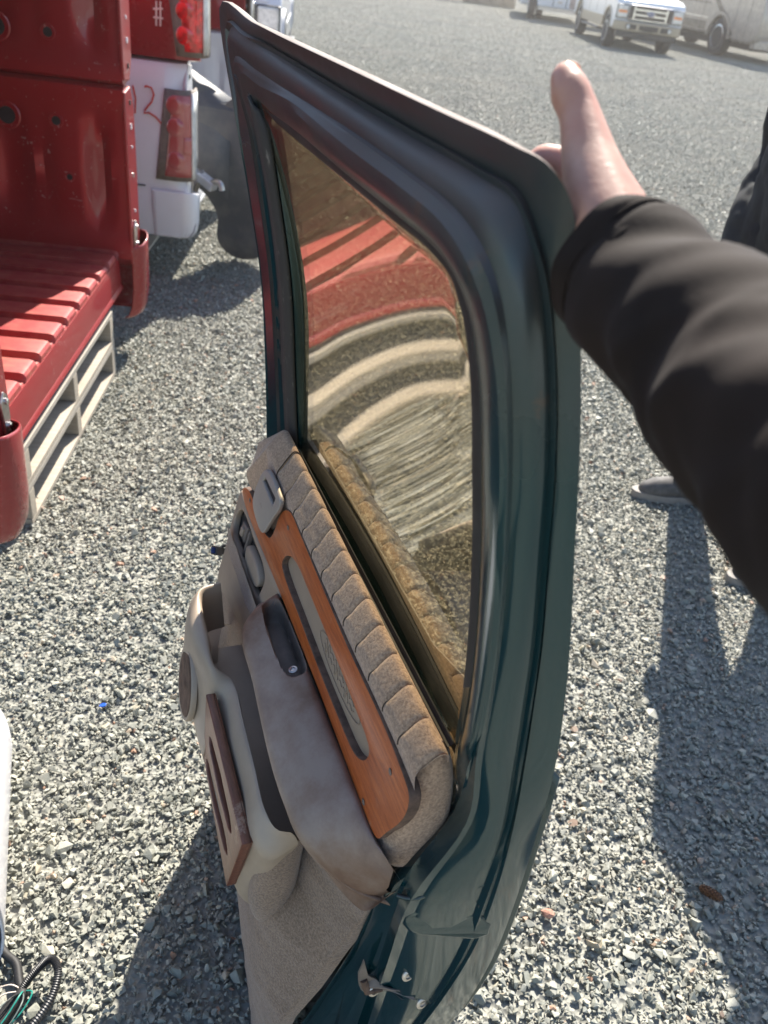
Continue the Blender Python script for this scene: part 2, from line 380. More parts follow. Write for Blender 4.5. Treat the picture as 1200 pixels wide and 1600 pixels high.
def cyl_me(name, r, h, n=24, axis='z', r2=None, hole=0):
    bm = bmesh.new(); r2 = r if r2 is None else r2
    def ring(rr, z): return [bm.verts.new((rr * math.cos(2 * math.pi * i / n), rr * math.sin(2 * math.pi * i / n), z)) for i in range(n)]
    A = ring(r, 0); B = ring(r2, h)
    for i in range(n):
        j = (i + 1) % n; bm.faces.new((A[i], A[j], B[j], B[i]))
    bm.faces.new(A[::-1]); bm.faces.new(B)
    rot = {'z': Matrix(), 'x': Matrix.Rotation(R(90), 4, 'Y'), 'y': Matrix.Rotation(R(-90), 4, 'X')}[axis]
    bmesh.ops.transform(bm, matrix=rot, verts=bm.verts[:])
    return from_bm(name, bm)
def lathe_me(name, prof, n=32, axis='z'):
    bm = bmesh.new(); rings = []
    for r, z in prof: rings.append([bm.verts.new((r * math.cos(2 * math.pi * i / n), r * math.sin(2 * math.pi * i / n), z)) for i in range(n)])
    for A, B in zip(rings[:-1], rings[1:]):
        for i in range(n):
            j = (i + 1) % n; bm.faces.new((A[i], A[j], B[j], B[i]))
    bm.faces.new(rings[0][::-1]); bm.faces.new(rings[-1])
    bmesh.ops.remove_doubles(bm, verts=bm.verts[:], dist=1e-6)
    rot = {'z': Matrix(), 'x': Matrix.Rotation(R(90), 4, 'Y'), 'y': Matrix.Rotation(R(-90), 4, 'X')}[axis]
    bmesh.ops.transform(bm, matrix=rot, verts=bm.verts[:])
    return from_bm(name, bm)
def cr1(a, b, c, d, t):
    return 0.5 * ((2 * b) + (c - a) * t + (2 * a - 5 * b + 4 * c - d) * t * t + (3 * b - a - 3 * c + d) * t ** 3)
def crc(a, b, c, d, t):
    # centripetal Catmull-Rom: no overshoot between unevenly spaced points
    e = lambda p, q: max((q - p).length ** .5, 1e-4)
    t0 = 0; t1 = e(a, b); t2 = t1 + e(b, c); t3 = t2 + e(c, d); u = t1 + (t2 - t1) * t
    if (a - b).length < 1e-6: a = b - (c - b); t1 = e(a, b); t2 = t1 + e(b, c); t3 = t2 + e(c, d); u = t1 + (t2 - t1) * t
    if (c - d).length < 1e-6: d = c + (c - b); t3 = t2 + e(c, d)
    L = lambda p, q, x, y: p * ((y - u) / (y - x)) + q * ((u - x) / (y - x))
    A1, A2, A3 = L(a, b, t0, t1), L(b, c, t1, t2), L(c, d, t2, t3)
    B1, B2 = L(A1, A2, t0, t2), L(A2, A3, t1, t3)
    return L(B1, B2, t1, t2)
def spline(pts, sub, closed=False):
    P = [Vector(p) for p in pts]; n = len(P); out = []
    rng = range(n if closed else n - 1)
    for i in rng:
        if closed: a, b, c, d = P[(i - 1) % n], P[i], P[(i + 1) % n], P[(i + 2) % n]
        else: a, b, c, d = P[max(i - 1, 0)], P[i], P[i + 1], P[min(i + 2, n - 1)]
        for k in range(sub): out.append(crc(a, b, c, d, k / sub) if (b - c).length > 1e-6 else b.copy())
    if not closed: out.append(P[-1].copy())
    return out
def resample(pts, n):
    P = [Vector(p) for p in pts]; L = [0]
    for a, b in zip(P[:-1], P[1:]): L.append(L[-1] + (b - a).length)
    out = []; j = 0
    for i in range(n):
        s = L[-1] * i / (n - 1)
        while j < len(P) - 2 and L[j + 1] < s: j += 1
        d = L[j + 1] - L[j]; t = 0 if d == 0 else (s - L[j]) / d
        out.append(P[j].lerp(P[j + 1], min(max(t, 0), 1)))
    return out
def grid_me(name, rows, closed_cols=False, caps=False):
    n = len(rows[0]); vs = [v for r in rows for v in r]; fs = []
    for i in range(len(rows) - 1):
        for j in range(n if closed_cols else n - 1):
            k = (j + 1) % n; fs.append((i * n + j, i * n + k, (i + 1) * n + k, (i + 1) * n + j))
    if caps:
        fs.append(tuple(range(n))[::-1]); m = (len(rows) - 1) * n; fs.append(tuple(range(m, m + n)))
    return mesh(name, vs, fs)
def tube_me(name, pts, rad, n=10, ribs=0):
    P = [Vector(p) for p in pts]; rows = []
    up = Vector((0, 0, 1)); prevx = None
    for i, p in enumerate(P):
        t = (P[min(i + 1, len(P) - 1)] - P[max(i - 1, 0)]).normalized()
        if prevx is None:
            x = t.cross(up); x = x if x.length > 1e-3 else t.cross(Vector((1, 0, 0)))
        else: x = prevx - t * prevx.dot(t)
        x.normalize(); prevx = x; y = t.cross(x)
        r = rad[i] if isinstance(rad, (list, tuple)) else rad
        if ribs: r *= 1 + (0.10 if i % 2 else -0.08)
        rows.append([p + (x * math.cos(2 * math.pi * k / n) + y * math.sin(2 * math.pi * k / n)) * r for k in range(n)])
    return grid_me(name, rows, True, True)
def plate_me(name, outline, holes, thick, bev, fn, sub=4, hole_sub=4):
    """flat plate with rounded edges, filled in 2D with holes, then laid onto a surface: fn(a, b, c) -> point; c is the height above it"""
    cd = bpy.data.curves.new('fill', 'CURVE'); cd.dimensions = '2D'; cd.fill_mode = 'BOTH'
    for pl, sb in [(outline, sub)] + [(h, hole_sub) for h in holes]:
        pts = spline([(a, b, 0) for a, b in pl], sb, True) if sb > 1 else [Vector((a, b, 0)) for a, b in pl]
        sp = cd.splines.new('POLY'); sp.points.add(len(pts) - 1); sp.use_cyclic_u = True
        for q, p in zip(sp.points, pts): q.co = (p.x, p.y, 0, 1)
    cd.extrude = max(thick / 2 - bev, 1e-5); cd.bevel_depth = bev; cd.bevel_resolution = 2; cd.offset = -bev
    ob = bpy.data.objects.new('fill', cd)
    me = bpy.data.meshes.new_from_object(ob)
    bpy.data.objects.remove(ob); bpy.data.curves.remove(cd)
    me.name = name; me.materials.clear()
    for v in me.vertices: v.co = fn(v.co.x, v.co.y, v.co.z + thick / 2)
    bm = bmesh.new(); bm.from_mesh(me); bmesh.ops.remove_doubles(bm, verts=bm.verts[:], dist=1e-5)
    bm.to_mesh(me); bm.free()
    return me
def blobs_me(name, chains, extra=()):
    """tapered chains of overlapping balls; a voxel remesh on the object turns them into one continuous skin"""
    bm = bmesh.new()
    def ball(p, r, sc_=(1, 1, 1)):
        mm = Matrix.Translation(p) @ Matrix.Diagonal((r * sc_[0], r * sc_[1], r * sc_[2], 1))
        bmesh.ops.create_icosphere(bm, subdivisions=2, radius=1.0, matrix=mm)
    for ch in chains:
        for (p, r), (q, s) in zip(ch[:-1], ch[1:]):
            p, q = Vector(p), Vector(q); n = max(2, int((q - p).length / (min(r, s) * 0.32)) + 1)
            for k in range(n + 1): ball(p.lerp(q, k / n), r + (s - r) * k / n)
    for p, r, s in extra: ball(Vector(p), r, s)
    me = bpy.data.meshes.new(name); bm.to_mesh(me); bm.free(); return me
def skin_obj(name, me, mat, parent, voxel, smooth=8, fac=0.6):
    o = put(name, me, mat, parent)
    for p in me.polygons: p.use_smooth = True
    md = o.modifiers.new('one_skin', 'REMESH'); md.mode = 'VOXEL'; md.voxel_size = voxel; md.use_smooth_shade = True
    if smooth:
        ms = o.modifiers.new('soften', 'SMOOTH'); ms.factor = fac; ms.iterations = smooth
    return o
def copy_tree(o, parent=None):
    c = o.copy(); COL.objects.link(c)
    if parent is not None:
        c.parent = parent; c.matrix_parent_inverse = o.matrix_parent_inverse.copy()
    for ch in [x for x in KIDS.get(o.name, [])]: copy_tree(ch, c)
    return c
KIDS = {}
def index_kids():
    KIDS.clear()
    for o in bpy.data.objects:
        if o.parent is not None: KIDS.setdefault(o.parent.name, []).append(o)

# ------------------------------------------------------------------ ground and gravel
def build_ground():
    def gz(x, y): return 0.0
    bm = bmesh.new()
    xs = [-400, -80, -20, -6, 0, 6, 20, 80, 400]; ys = [-60, -8, 0, 6, 14, 30, 60, 150, 600]
    V = [[bm.verts.new((x, y, -0.006)) for x in xs] for y in ys]
    for i in range(len(ys) - 1):
        for j in range(len(xs) - 1): bm.faces.new((V[i][j], V[i][j + 1], V[i + 1][j + 1], V[i + 1][j]))
    o = put('ground', from_bm('ground', bm), 'ground'); tag(o, 'grey packed gravel yard', kind='structure')

def stone_protos(n, rg):
    out = []
    for _ in range(n):
        bm = bmesh.new()
        k = rg.choice((8, 9, 10))
        sx, sy, sz = 1.0, rg.uniform(.6, 1.0), rg.uniform(.4, .8)
        for _ in range(k):
            v = Vector((rg.gauss(0, 1), rg.gauss(0, 1), rg.gauss(0, 1))).normalized() * rg.uniform(.8, 1.1)
            bm.verts.new((v.x * sx, v.y * sy, v.z * sz))
        r = bmesh.ops.convex_hull(bm, input=bm.verts[:])
        junk = [g for g in r['geom_interior'] if isinstance(g, bmesh.types.BMVert)]
        bmesh.ops.delete(bm, geom=junk, context='VERTS')
        bmesh.ops.triangulate(bm, faces=bm.faces[:])
        bm.verts.index_update()
        out.append(([v.co.copy() for v in bm.verts], [tuple(v.index for v in f.verts) for f in bm.faces])); bm.free()
    return out

def gravel_tile(name, protos, rg, count, med, spread, big):
    vs, fs = [], []
    for i in range(count):
        pv, pf = protos[rg.randrange(len(protos))]
        s = med * math.exp(rg.gauss(0, spread))
        if rg.random() < big: s *= rg.uniform(1.5, 2.2)
        s = min(s, 0.021)
        q = Quaternion((rg.gauss(0, 1), rg.gauss(0, 1), rg.gauss(0, 1), rg.gauss(0, 1))).normalized()
        # most stones lie on a flat side
        if rg.random() < .6: q = Quaternion((0, 0, 1), rg.uniform(0, 6.283)) @ Quaternion((1, 0, 0), rg.gauss(0, .35)) @ Quaternion((0, 1, 0), rg.gauss(0, .35))
        c = Vector((rg.uniform(-.5, .5), rg.uniform(-.5, .5), rg.uniform(-.2, .38) * s))
        b = len(vs)
        for v in pv: vs.append(c + q @ (v * s))
        for f in pf: fs.append((f[0] + b, f[1] + b, f[2] + b))
    me = mesh(name, vs, fs); me.materials.append(M_['gravel'])
    return bpy.data.objects.new(name, me)

def build_gravel():
    rg = random.Random(5)
    protos = stone_protos(36, rg)
    src = bpy.data.collections.new('gravel_patches')
    specs = [(15500, .0053, .40, .02), (17000, .0050, .42, .015), (14000, .0057, .38, .025), (20000, .0045, .40, .010)]
    for i, s in enumerate(specs): src.objects.link(gravel_tile('gravel_patch_%d' % i, protos, rg, *s))
    pts, var, rot = [], [], []
    for y in range(-3, 62):
        for x in range(-16, 34):
            if (y > 8 and x < -9) or (y < 12 and x > 12) or (y > 16 and x < -5) or (x > 8 + y * .42): continue
            pts.append((x + .5, y + .5, 0.0)); rot.append(rg.randrange(4) * math.pi / 2)
            var.append(min(3, max(0, int(2 + 2.2 * mnoise.noise((x * .45, y * .45, 3.3)) + rg.uniform(-.9, .9)))))
    me = bpy.data.meshes.new('gravel'); me.from_pydata(pts, [], [])
    a = me.attributes.new('variant', 'INT', 'POINT'); a.data.foreach_set('value', var)
    a = me.attributes.new('turn', 'FLOAT', 'POINT'); a.data.foreach_set('value', rot)
    o = bpy.data.objects.new('gravel', me); link(o)
    tag(o, 'loose crushed grey gravel covering the yard', kind='stuff')
    ng = bpy.data.node_groups.new('scatter_gravel', 'GeometryNodeTree')
    ng.interface.new_socket('Geometry', in_out='INPUT', socket_type='NodeSocketGeometry')
    ng.interface.new_socket('Geometry', in_out='OUTPUT', socket_type='NodeSocketGeometry')
    N = ng.nodes
    gi = N.new('NodeGroupInput'); go = N.new('NodeGroupOutput')
    ci = N.new('GeometryNodeCollectionInfo'); ci.inputs[0].default_value = src
    ci.inputs['Separate Children'].default_value = True; ci.inputs['Reset Children'].default_value = True
    mp = N.new('GeometryNodeMeshToPoints')
    ip = N.new('GeometryNodeInstanceOnPoints'); ip.inputs['Pick Instance'].default_value = True
    a1 = N.new('GeometryNodeInputNamedAttribute'); a1.data_type = 'INT'; a1.inputs[0].default_value = 'variant'
    a2 = N.new('GeometryNodeInputNamedAttribute'); a2.data_type = 'FLOAT'; a2.inputs[0].default_value = 'turn'
    cx = N.new('ShaderNodeCombineXYZ')
    L = ng.links
    L.new(gi.outputs[0], mp.inputs[0]); L.new(mp.outputs[0], ip.inputs['Points']); L.new(ci.outputs[0], ip.inputs['Instance'])
    out = lambda nd: [s for s in nd.outputs if s.enabled and s.name == 'Attribute'][0]
    L.new(out(a1), ip.inputs['Instance Index']); L.new(out(a2), cx.inputs[2]); L.new(cx.outputs[0], ip.inputs['Rotation'])
    L.new(ip.outputs[0], go.inputs[0])
    md = o.modifiers.new('scatter', 'NODES'); md.node_group = ng
build_ground()
build_gravel()

# ------------------------------------------------------------------ vehicles and stacks across the yard
def wheel(parent, x, y, r, w, rim='chrome', side=1):
    """road wheel with its axle along x; side = which way the rim faces"""
    h = bpy.data.objects.new('wheel', None); h.location = (x, y, r); link(h, parent)
    put('tyre', lathe_me('tyre', [(r * .62, -w / 2), (r * .93, -w / 2), (r * .985, -w * .40), (r, -w * .25), (r, w * .25), (r * .985, w * .40), (r * .93, w / 2), (r * .62, w / 2)], 36, 'x'), ['tyre'], h, smooth=40)
    s = side
    bm = bmesh.new()
    me = lathe_me('rim', [(r * .64, w * .30), (r * .64, w * .50), (r * .58, w * .52), (r * .52, w * .36), (r * .20, w * .34), (r * .16, w * .42), (0, w * .42)], 32, 'x')
    o = put('rim', me, [rim], h, smooth=40)
    if s < 0: o.rotation_euler = (0, 0, math.pi)
    for k in range(8):
        a = k * math.pi / 4
        b2 = bmesh.new(); bm_box(b2, (w * .33, -r * .05, r * .24), (w * .372, r * .05, r * .50), Matrix.Rotation(a, 4, 'X'))
        p = put('rim_slot', from_bm('rim_slot', b2), ['black'], h)
        if s < 0: p.rotation_euler = (0, 0, math.pi)
    return h

def arch(cy, r, cz, n=12, lo=None):
    pts = []
    for k in range(n + 1):
        a = math.pi - math.pi * k / n
        pts.append((cy + r * math.cos(a), cz + r * math.sin(a)))
    return pts

def pickup(label, loc, rotz, paint, lower, scale=1.0, badge=True, group=None, light_amber=True):
    t = thing('pickup_truck', label, 'pickup truck', loc, (0, 0, rotz), group)
    t.scale = (scale, scale, scale)
    W = .98
    fy, ry = 1.02, 5.35
    prof = [(.10, .60)] + arch(fy, .50, .52)[0:] + [(1.56, .50), (4.82, .50)] + arch(ry, .50, .52)[0:] + [(6.30, .60), (6.34, 1.38), (4.40, 1.40), (4.36, 1.44), (1.62, 1.44), (1.30, 1.40), (.55, 1.34), (.20, 1.26), (.10, 1.14)]
    put('body', prism_me('body', prof, -W, W), [paint], t, smooth=40, bevel=.05, seg=3)
    # lower tan strip along the sills
    for s in (-1, 1):
        box('rocker_panel', (s * W - .012, 1.60, .50), (s * W + .012, 4.78, .78), lower, t, .01)
        box('running_board', (s * (W + .02) - .09, 1.65, .40), (s * (W + .02) + .09, 4.2, .45), 'blackp', t, .015)
        for cy in (fy, ry):
            o = [(cy + .545 * math.cos(a), .52 + .545 * math.sin(a)) for a in [math.pi * k / 14 for k in range(15)]]
            i = [(cy + .48 * math.cos(a), .52 + .48 * math.sin(a)) for a in [math.pi * k / 14 for k in range(14, -1, -1)]]
            put('fender_flare', prism_me('fender_flare', o + i, s * W - .02, s * W + .035), [lower], t, smooth=40, bevel=.008)
        for y0 in (1.62, 2.72, 3.82):
            box('door_seam', (s * W - .004, y0 - .006, .80), (s * W + .0015, y0 + .006, 1.42), 'black', t)
        for y0 in (2.52, 3.62):
            box('door_handle', (s * (W + .02) - .02, y0 - .10, 1.20), (s * (W + .02) + .02, y0 + .10, 1.245), paint, t, .012)
        m = box('side_mirror', (s * (W + .16) - .10, 1.66, 1.42), (s * (W + .16) + .10, 1.78, 1.76), 'blackp', t, .03)
        box('mirror_arm', (s * (W + .03) - .06, 1.69, 1.46), (s * (W + .03) + .06, 1.74, 1.50), 'blackp', m)
    put('cab', prism_me('cab', [(1.45, 1.42), (2.18, 1.93), (2.5, 1.98), (4.0, 1.98), (4.22, 1.90), (4.36, 1.42)], -.86, .86), [paint], t, smooth=40, bevel=.06, seg=3)
    put('windscreen', mesh('windscreen', [(-.74, 1.50, 1.46), (.74, 1.50, 1.46), (.66, 2.12, 1.90), (-.66, 2.12, 1.90)], [(0, 1, 2, 3)]), ['glass_dark'], t, loc=(0, -.03, .025), solid=.01)
    for s in (-1, 1):
        for pl in ([(1.78, 1.46), (2.26, 1.86), (2.66, 1.88), (2.66, 1.46)], [(2.76, 1.46), (2.76, 1.88), (3.9, 1.88), (4.08, 1.46)]):
            put('side_window', prism_me('side_window', pl, s * .862, s * .875), ['glass_dark'], t)
    # front: hood lip, grille, lamps, bumper
    put('hood', prism_me('hood', [(.10, 1.16), (.16, 1.25), (.55, 1.345), (1.34, 1.42), (1.34, 1.39), (.5, 1.30)], -.80, .80), [paint], t, smooth=45, bevel=.012)
    g = box('grille_surround', (-.62, .03, .76), (.62, .14, 1.16), 'chrome', t, .03)
    for s in (-1, 1): box('grille_vent', (s * .55 - .055, .015, .80), (s * .55 + .055, .05, 1.13), 'black', g, .012)
    for z in (.82, .945, 1.07): box('grille_opening', (-.44, .015, z), (.44, .05, z + .075), 'black', g, .01)
    if badge:
        b = put('oval_emblem', lathe_me('oval_emblem', [(.12, 0), (.12, .012), (.105, .018), (0, .018)], 32, 'y'), ['lensblue'], g, loc=(0, .012, .965), rot=(0, 0, R(180)))
        b.scale = (1, 1, .48)
        rim = put('emblem_rim', lathe_me('emblem_rim', [(.128, 0), (.128, .016), (.112, .02), (.108, .004)], 32, 'y'), ['chrome'], b)
        cd = bpy.data.curves.new('emblem_script', 'FONT'); cd.body = 'Ford'; cd.size = .105; cd.align_x = 'CENTER'; cd.align_y = 'CENTER'; cd.shear = .3; cd.extrude = .002
        tmp = bpy.data.objects.new('t', cd); me = bpy.data.meshes.new_from_object(tmp); bpy.data.objects.remove(tmp); bpy.data.curves.remove(cd)
        me.materials.clear()
        put('emblem_script', me, ['chrome'], b, loc=(0, .022, 0), rot=(R(90), 0, R(180)))
    for s in (-1, 1):
        hl = box('headlight', (s * .80 - .155, .04, .80), (s * .80 + .155, .22, 1.12), 'lensclear', t, .035)
        if light_amber: box('turn_signal', (s * .80 - .12, .025, .93), (s * .80 + .12, .06, 1.0), 'amber', hl, .01)
        box('lamp_bezel', (s * .80 - .17, .06, .785), (s * .80 + .17, .20, 1.135), 'blackp', hl, .02)
    bu = put('front_bumper', prism_me('front_bumper', [(-.98, -.02 + .1), (-.80, -.06), (-.3, -.12), (.3, -.12), (.80, -.06), (.98, .08), (.98, .22), (-.98, .22)], .50, .75, 'z'), [lower if paint == 'white2' else paint], t, smooth=40, bevel=.03)
    for x0, x1 in ((-.66, -.36), (-.28, .28), (.36, .66)): box('bumper_opening', (x0, -.135, .56), (x1, -.04, .68), 'black', bu, .015)
    for s in (-1, 1): put('fog_lamp', lathe_me('fog_lamp', [(.05, 0), (.05, .02), (0, .03)], 18, 'y'), ['lensclear'], bu, loc=(s * .6, -.125, .62), rot=(0, 0, R(180)))
    put('air_dam', prism_me('air_dam', [(-.88, .0), (-.4, -.06), (.4, -.06), (.88, .0), (.88, .2), (-.88, .2)], .34, .51, 'z'), ['blackp'], t, bevel=.02)
    box('license_plate', (-.15, -.145, .535), (.15, -.137, .55), 'blackp', bu)
    put('underside', prism_me('underside', [(.3, .46), (6.2, .46), (6.2, .62), (.3, .62)], -.55, .55), ['black'], t)
    for s in (-1, 1):
        for y in (fy, ry): wheel(t, s * .84, y, .41, .27, 'silver', s)
    return t

pickup('white pickup truck with oval emblem on its chrome grille, facing the camera across the yard', (5.14, 25.95, 0), R(4.0), 'white2', 'tan', .93)
pickup('silver white pickup front poking out behind the stacked truck beds, beyond the door top', (-2.60, 10.2, -.02), R(8), 'white', 'silver', .78, badge=False, light_amber=False)

def motorhome():
    t = thing('motorhome', 'tan and brown motorhome parked at the right edge behind the white pickup', 'motorhome', (9.75, 28.1, 0), (0, 0, R(17)))
    Wd, L = 1.27, 10.5
    prof = [(.0, .55), (-.06, .75), (-.05, 1.5), (.10, 1.75), (.30, 3.0), (.9, 3.28), (L, 3.28), (L, .5)] + [(p, q) for p, q in arch(7.4, .58, .50)[::-1]] + [(p, q) for p, q in arch(2.0, .58, .50)[::-1]] + [(1.2, .45), (.3, .45)]
    put('body', prism_me('body', prof, -Wd, Wd), ['rv'], t, smooth=40, bevel=.10, seg=3)
    for s in (-1, 1):
        for z0, z1, m in ((.62, .84, 'rv_dark'), (1.30, 1.34, 'rv_dark'), (.93, .955, 'chrome')):
            box('side_stripe', (s * Wd - .004, 2.75, z0), (s * Wd + .004, 6.7, z1), m, t)
        o = [(2.0 + .64 * math.cos(a), .50 + .64 * math.sin(a)) for a in [math.pi * k / 14 for k in range(15)]]
        i = [(2.0 + .57 * math.cos(a), .50 + .57 * math.sin(a)) for a in [math.pi * k / 14 for k in range(14, -1, -1)]]
        put('arch_trim', prism_me('arch_trim', o + i, s * Wd - .02, s * Wd + .03), ['rv'], t, smooth=40)
        put('swoosh', prism_me('swoosh', [(1.15, .60), (1.32, .58), (2.9, 1.6), (4.2, 2.2), (4.1, 2.28), (2.7, 1.7)], s * Wd - .004, s * Wd + .005), ['rv_dark'], t)
        for y0 in (.62, 1.28, 3.1, 4.6): box('panel_seam', (s * Wd - .004, y0 - .008, .60), (s * Wd + .003, y0 + .008, 2.2), 'black', t)
        m = box('mirror', (s * (Wd + .22) - .11, -.12, 1.75), (s * (Wd + .22) + .11, .02, 2.15), 'chrome', t, .04)
        box('mirror_arm', (s * (Wd + .06) - .16, -.03, 1.72), (s * (Wd + .06) + .16, .02, 1.78), 'chrome', m, .01)
        put('side_window', prism_me('side_window', [(.45, 1.75), (.62, 2.5), (1.5, 2.5), (1.5, 1.75)], s * Wd + .002, s * Wd + .012), ['glass_dark'], t)
        put('headlight', prism_me('headlight', [(.0, .0), (.38, .10), (.46, .22), (.10, .24), (0, .16)], -.06, .03, 'y'), ['lensclear'], t, loc=(s * .66 if s < 0 else .28, -.055, .90), rot=(0, 0, 0), bevel=.02)
        for y in (2.0, 7.4): wheel(t, s * 1.12, y, .50, .28, 'chrome', s)
    put('windscreen', mesh('windscreen', [(-1.12, .06, 1.78), (1.12, .06, 1.78), (1.06, .27, 2.75), (-1.06, .27, 2.75)], [(0, 1, 2, 3)]), ['glass_dark'], t, loc=(0, -.012, 0), solid=.01)
    box('nose_seam', (-.006, -.075, .62), (.006, -.045, 1.5), 'black', t)
    box('grille_slot', (-.5, -.085, .78), (.5, -.05, .86), 'black', t, .01)
    put('front_bumper', prism_me('front_bumper', [(-1.2, .05), (-.9, -.10), (.9, -.10), (1.2, .05), (1.2, .3), (-1.2, .3)], .36, .60, 'z'), ['rv'], t, bevel=.04)
    box('underside', (-1.0, .5, .3), (1.0, 10, .5), 'black', t)
motorhome()

def trailer():
    t = thing('cargo_trailer', 'white box trailer with a sun faded side panel standing beyond the white pickup', 'trailer', (3.55, 36.9, 0), (0, 0, R(-2)))
    put('body', prism_me('body', [(-1.15, .42), (1.15, .42), (1.15, 2.7), (-1.15, 2.7)], 0, 4.6, 'y'), ['trailerw'], t, bevel=.05)
    # long side faces the camera: built as a second, lower deck body
    put('front_body', prism_me('front_body', [(-.55, .45), (3.1, .45), (3.1, 2.6), (-.55, 2.6)], -.9, .0, 'y'), ['trailerw'], t, bevel=.04)
    for x in (.02, .5, 1.55, 2.4): box('panel_seam', (x - .012, -.905, .5), (x + .012, -.897, 2.5), 'blackp', t)
    box('faded_panel', (.62, -.912, .50), (2.35, -.902, 2.2), 'fadedpink', t)
    box('latch', (.18, -.93, .62), (.34, -.90, .68), 'steel', t)
    box('under_rail', (-.5, -.86, .34), (3.0, -.6, .45), 'steel', t)
    h = wheel(t, -.35, .9, .40, .25, 'trailerw', -1); h.rotation_euler = (0, 0, 0)
    h2 = wheel(t, -.72, -.45, .42, .26, 'trailerw', -1)
trailer()

def crate(i, x, y, w):
    t = thing('slatted_crate', 'pale slatted wooden crate, number one from the trailer in the far row', 'crate', (x, y, 0), (0, 0, R(rnd.uniform(-3, 3))), 'pale crates lined up far behind the yard')
    for k in range(4):
        box('slat', (-w / 2 + k * w / 4 + .02, -.02, .02), (-w / 2 + (k + 1) * w / 4 - .02, .02, 1.1), 'pallet', t, .006)
    for z in (.08, .55, 1.02): box('rail', (-w / 2, .022, z - .05), (w / 2, .06, z + .05), 'pallet', t)
    box('back_board', (-w / 2, .7, .02), (w / 2, .74, 1.1), 'pallet', t)
    for s in (-1, 1): box('side_board', (s * w / 2 - .03, .06, .02), (s * w / 2, .70, 1.1), 'pallet', t)
    return t
cl = ['pale slatted wooden crate next to the white trailer', 'pale slatted wooden crate second from the trailer', 'pale slatted wooden crate third from the trailer', 'pale slatted wooden crate fourth from the trailer, beside the dark rack']
for i in range(4):
    c_ = crate(i, 2.35 - i * .58, 43.3 - i * .12, .54); c_['label'] = cl[i]
t = thing('steel_rack', 'low dark steel rack at the far edge of the yard beside the pale crates', 'rack', (-.9, 42.6, 0), (0, 0, R(2)))
for z in (.15, .5, .85): box('shelf', (-1.3, -.3, z), (1.05, .3, z + .06), 'fend', t)
for x in (-1.28, -.1, 1.03): box('post', (x - .03, -.34, 0), (x + .03, -.3, 1.2), 'steel', t)

# ------------------------------------------------------------------ pallets and stacked truck beds on the left
def pallet(label, loc, rotz, group):
    t = thing('pallet', label, 'pallet', loc, (0, 0, rotz), group)
    # stringers along x (ends face the yard), boards along y
    for y in (-.50, 0, .50):
        box('stringer', (-1.2, y - .021, .019), (0, y + .021, .107), 'pallet', t, .002)
    for k in range(6):
        x = -1.2 + .145 * .5 + k * (1.2 - .145) / 5
        box('top_board', (x - .0725 + .004 * (k % 2), -.525, .108), (x + .0725, .525, .126), 'pallet2' if k % 2 else 'pallet', t, .002)
    for k in range(4):
        x = -1.2 + .07 + k * (1.2 - .14) / 3
        box('bottom_board', (x - .07, -.525, .0), (x + .07, .525, .018), 'pallet', t, .002)
    return t

def side_profile():
    # (y, z) going round one bed side, inner wall first; y measured from the bed's middle line
    return [(.76, -.03), (.76, .02), (.775, .06), (.785, .12), (.785, .20), (.785, .28), (.785, .36), (.785, .44), (.780, .50), (.768, .53), (.768, .565), (.785, .578), (.86, .578), (.905, .570), (.922, .545), (.928, .45), (.935, .30), (.935, .10), (.925, .06), (.93, .02), (.925, -.08), (.905, -.17), (.895, -.17), (.88, -.10), (.80, -.06)]

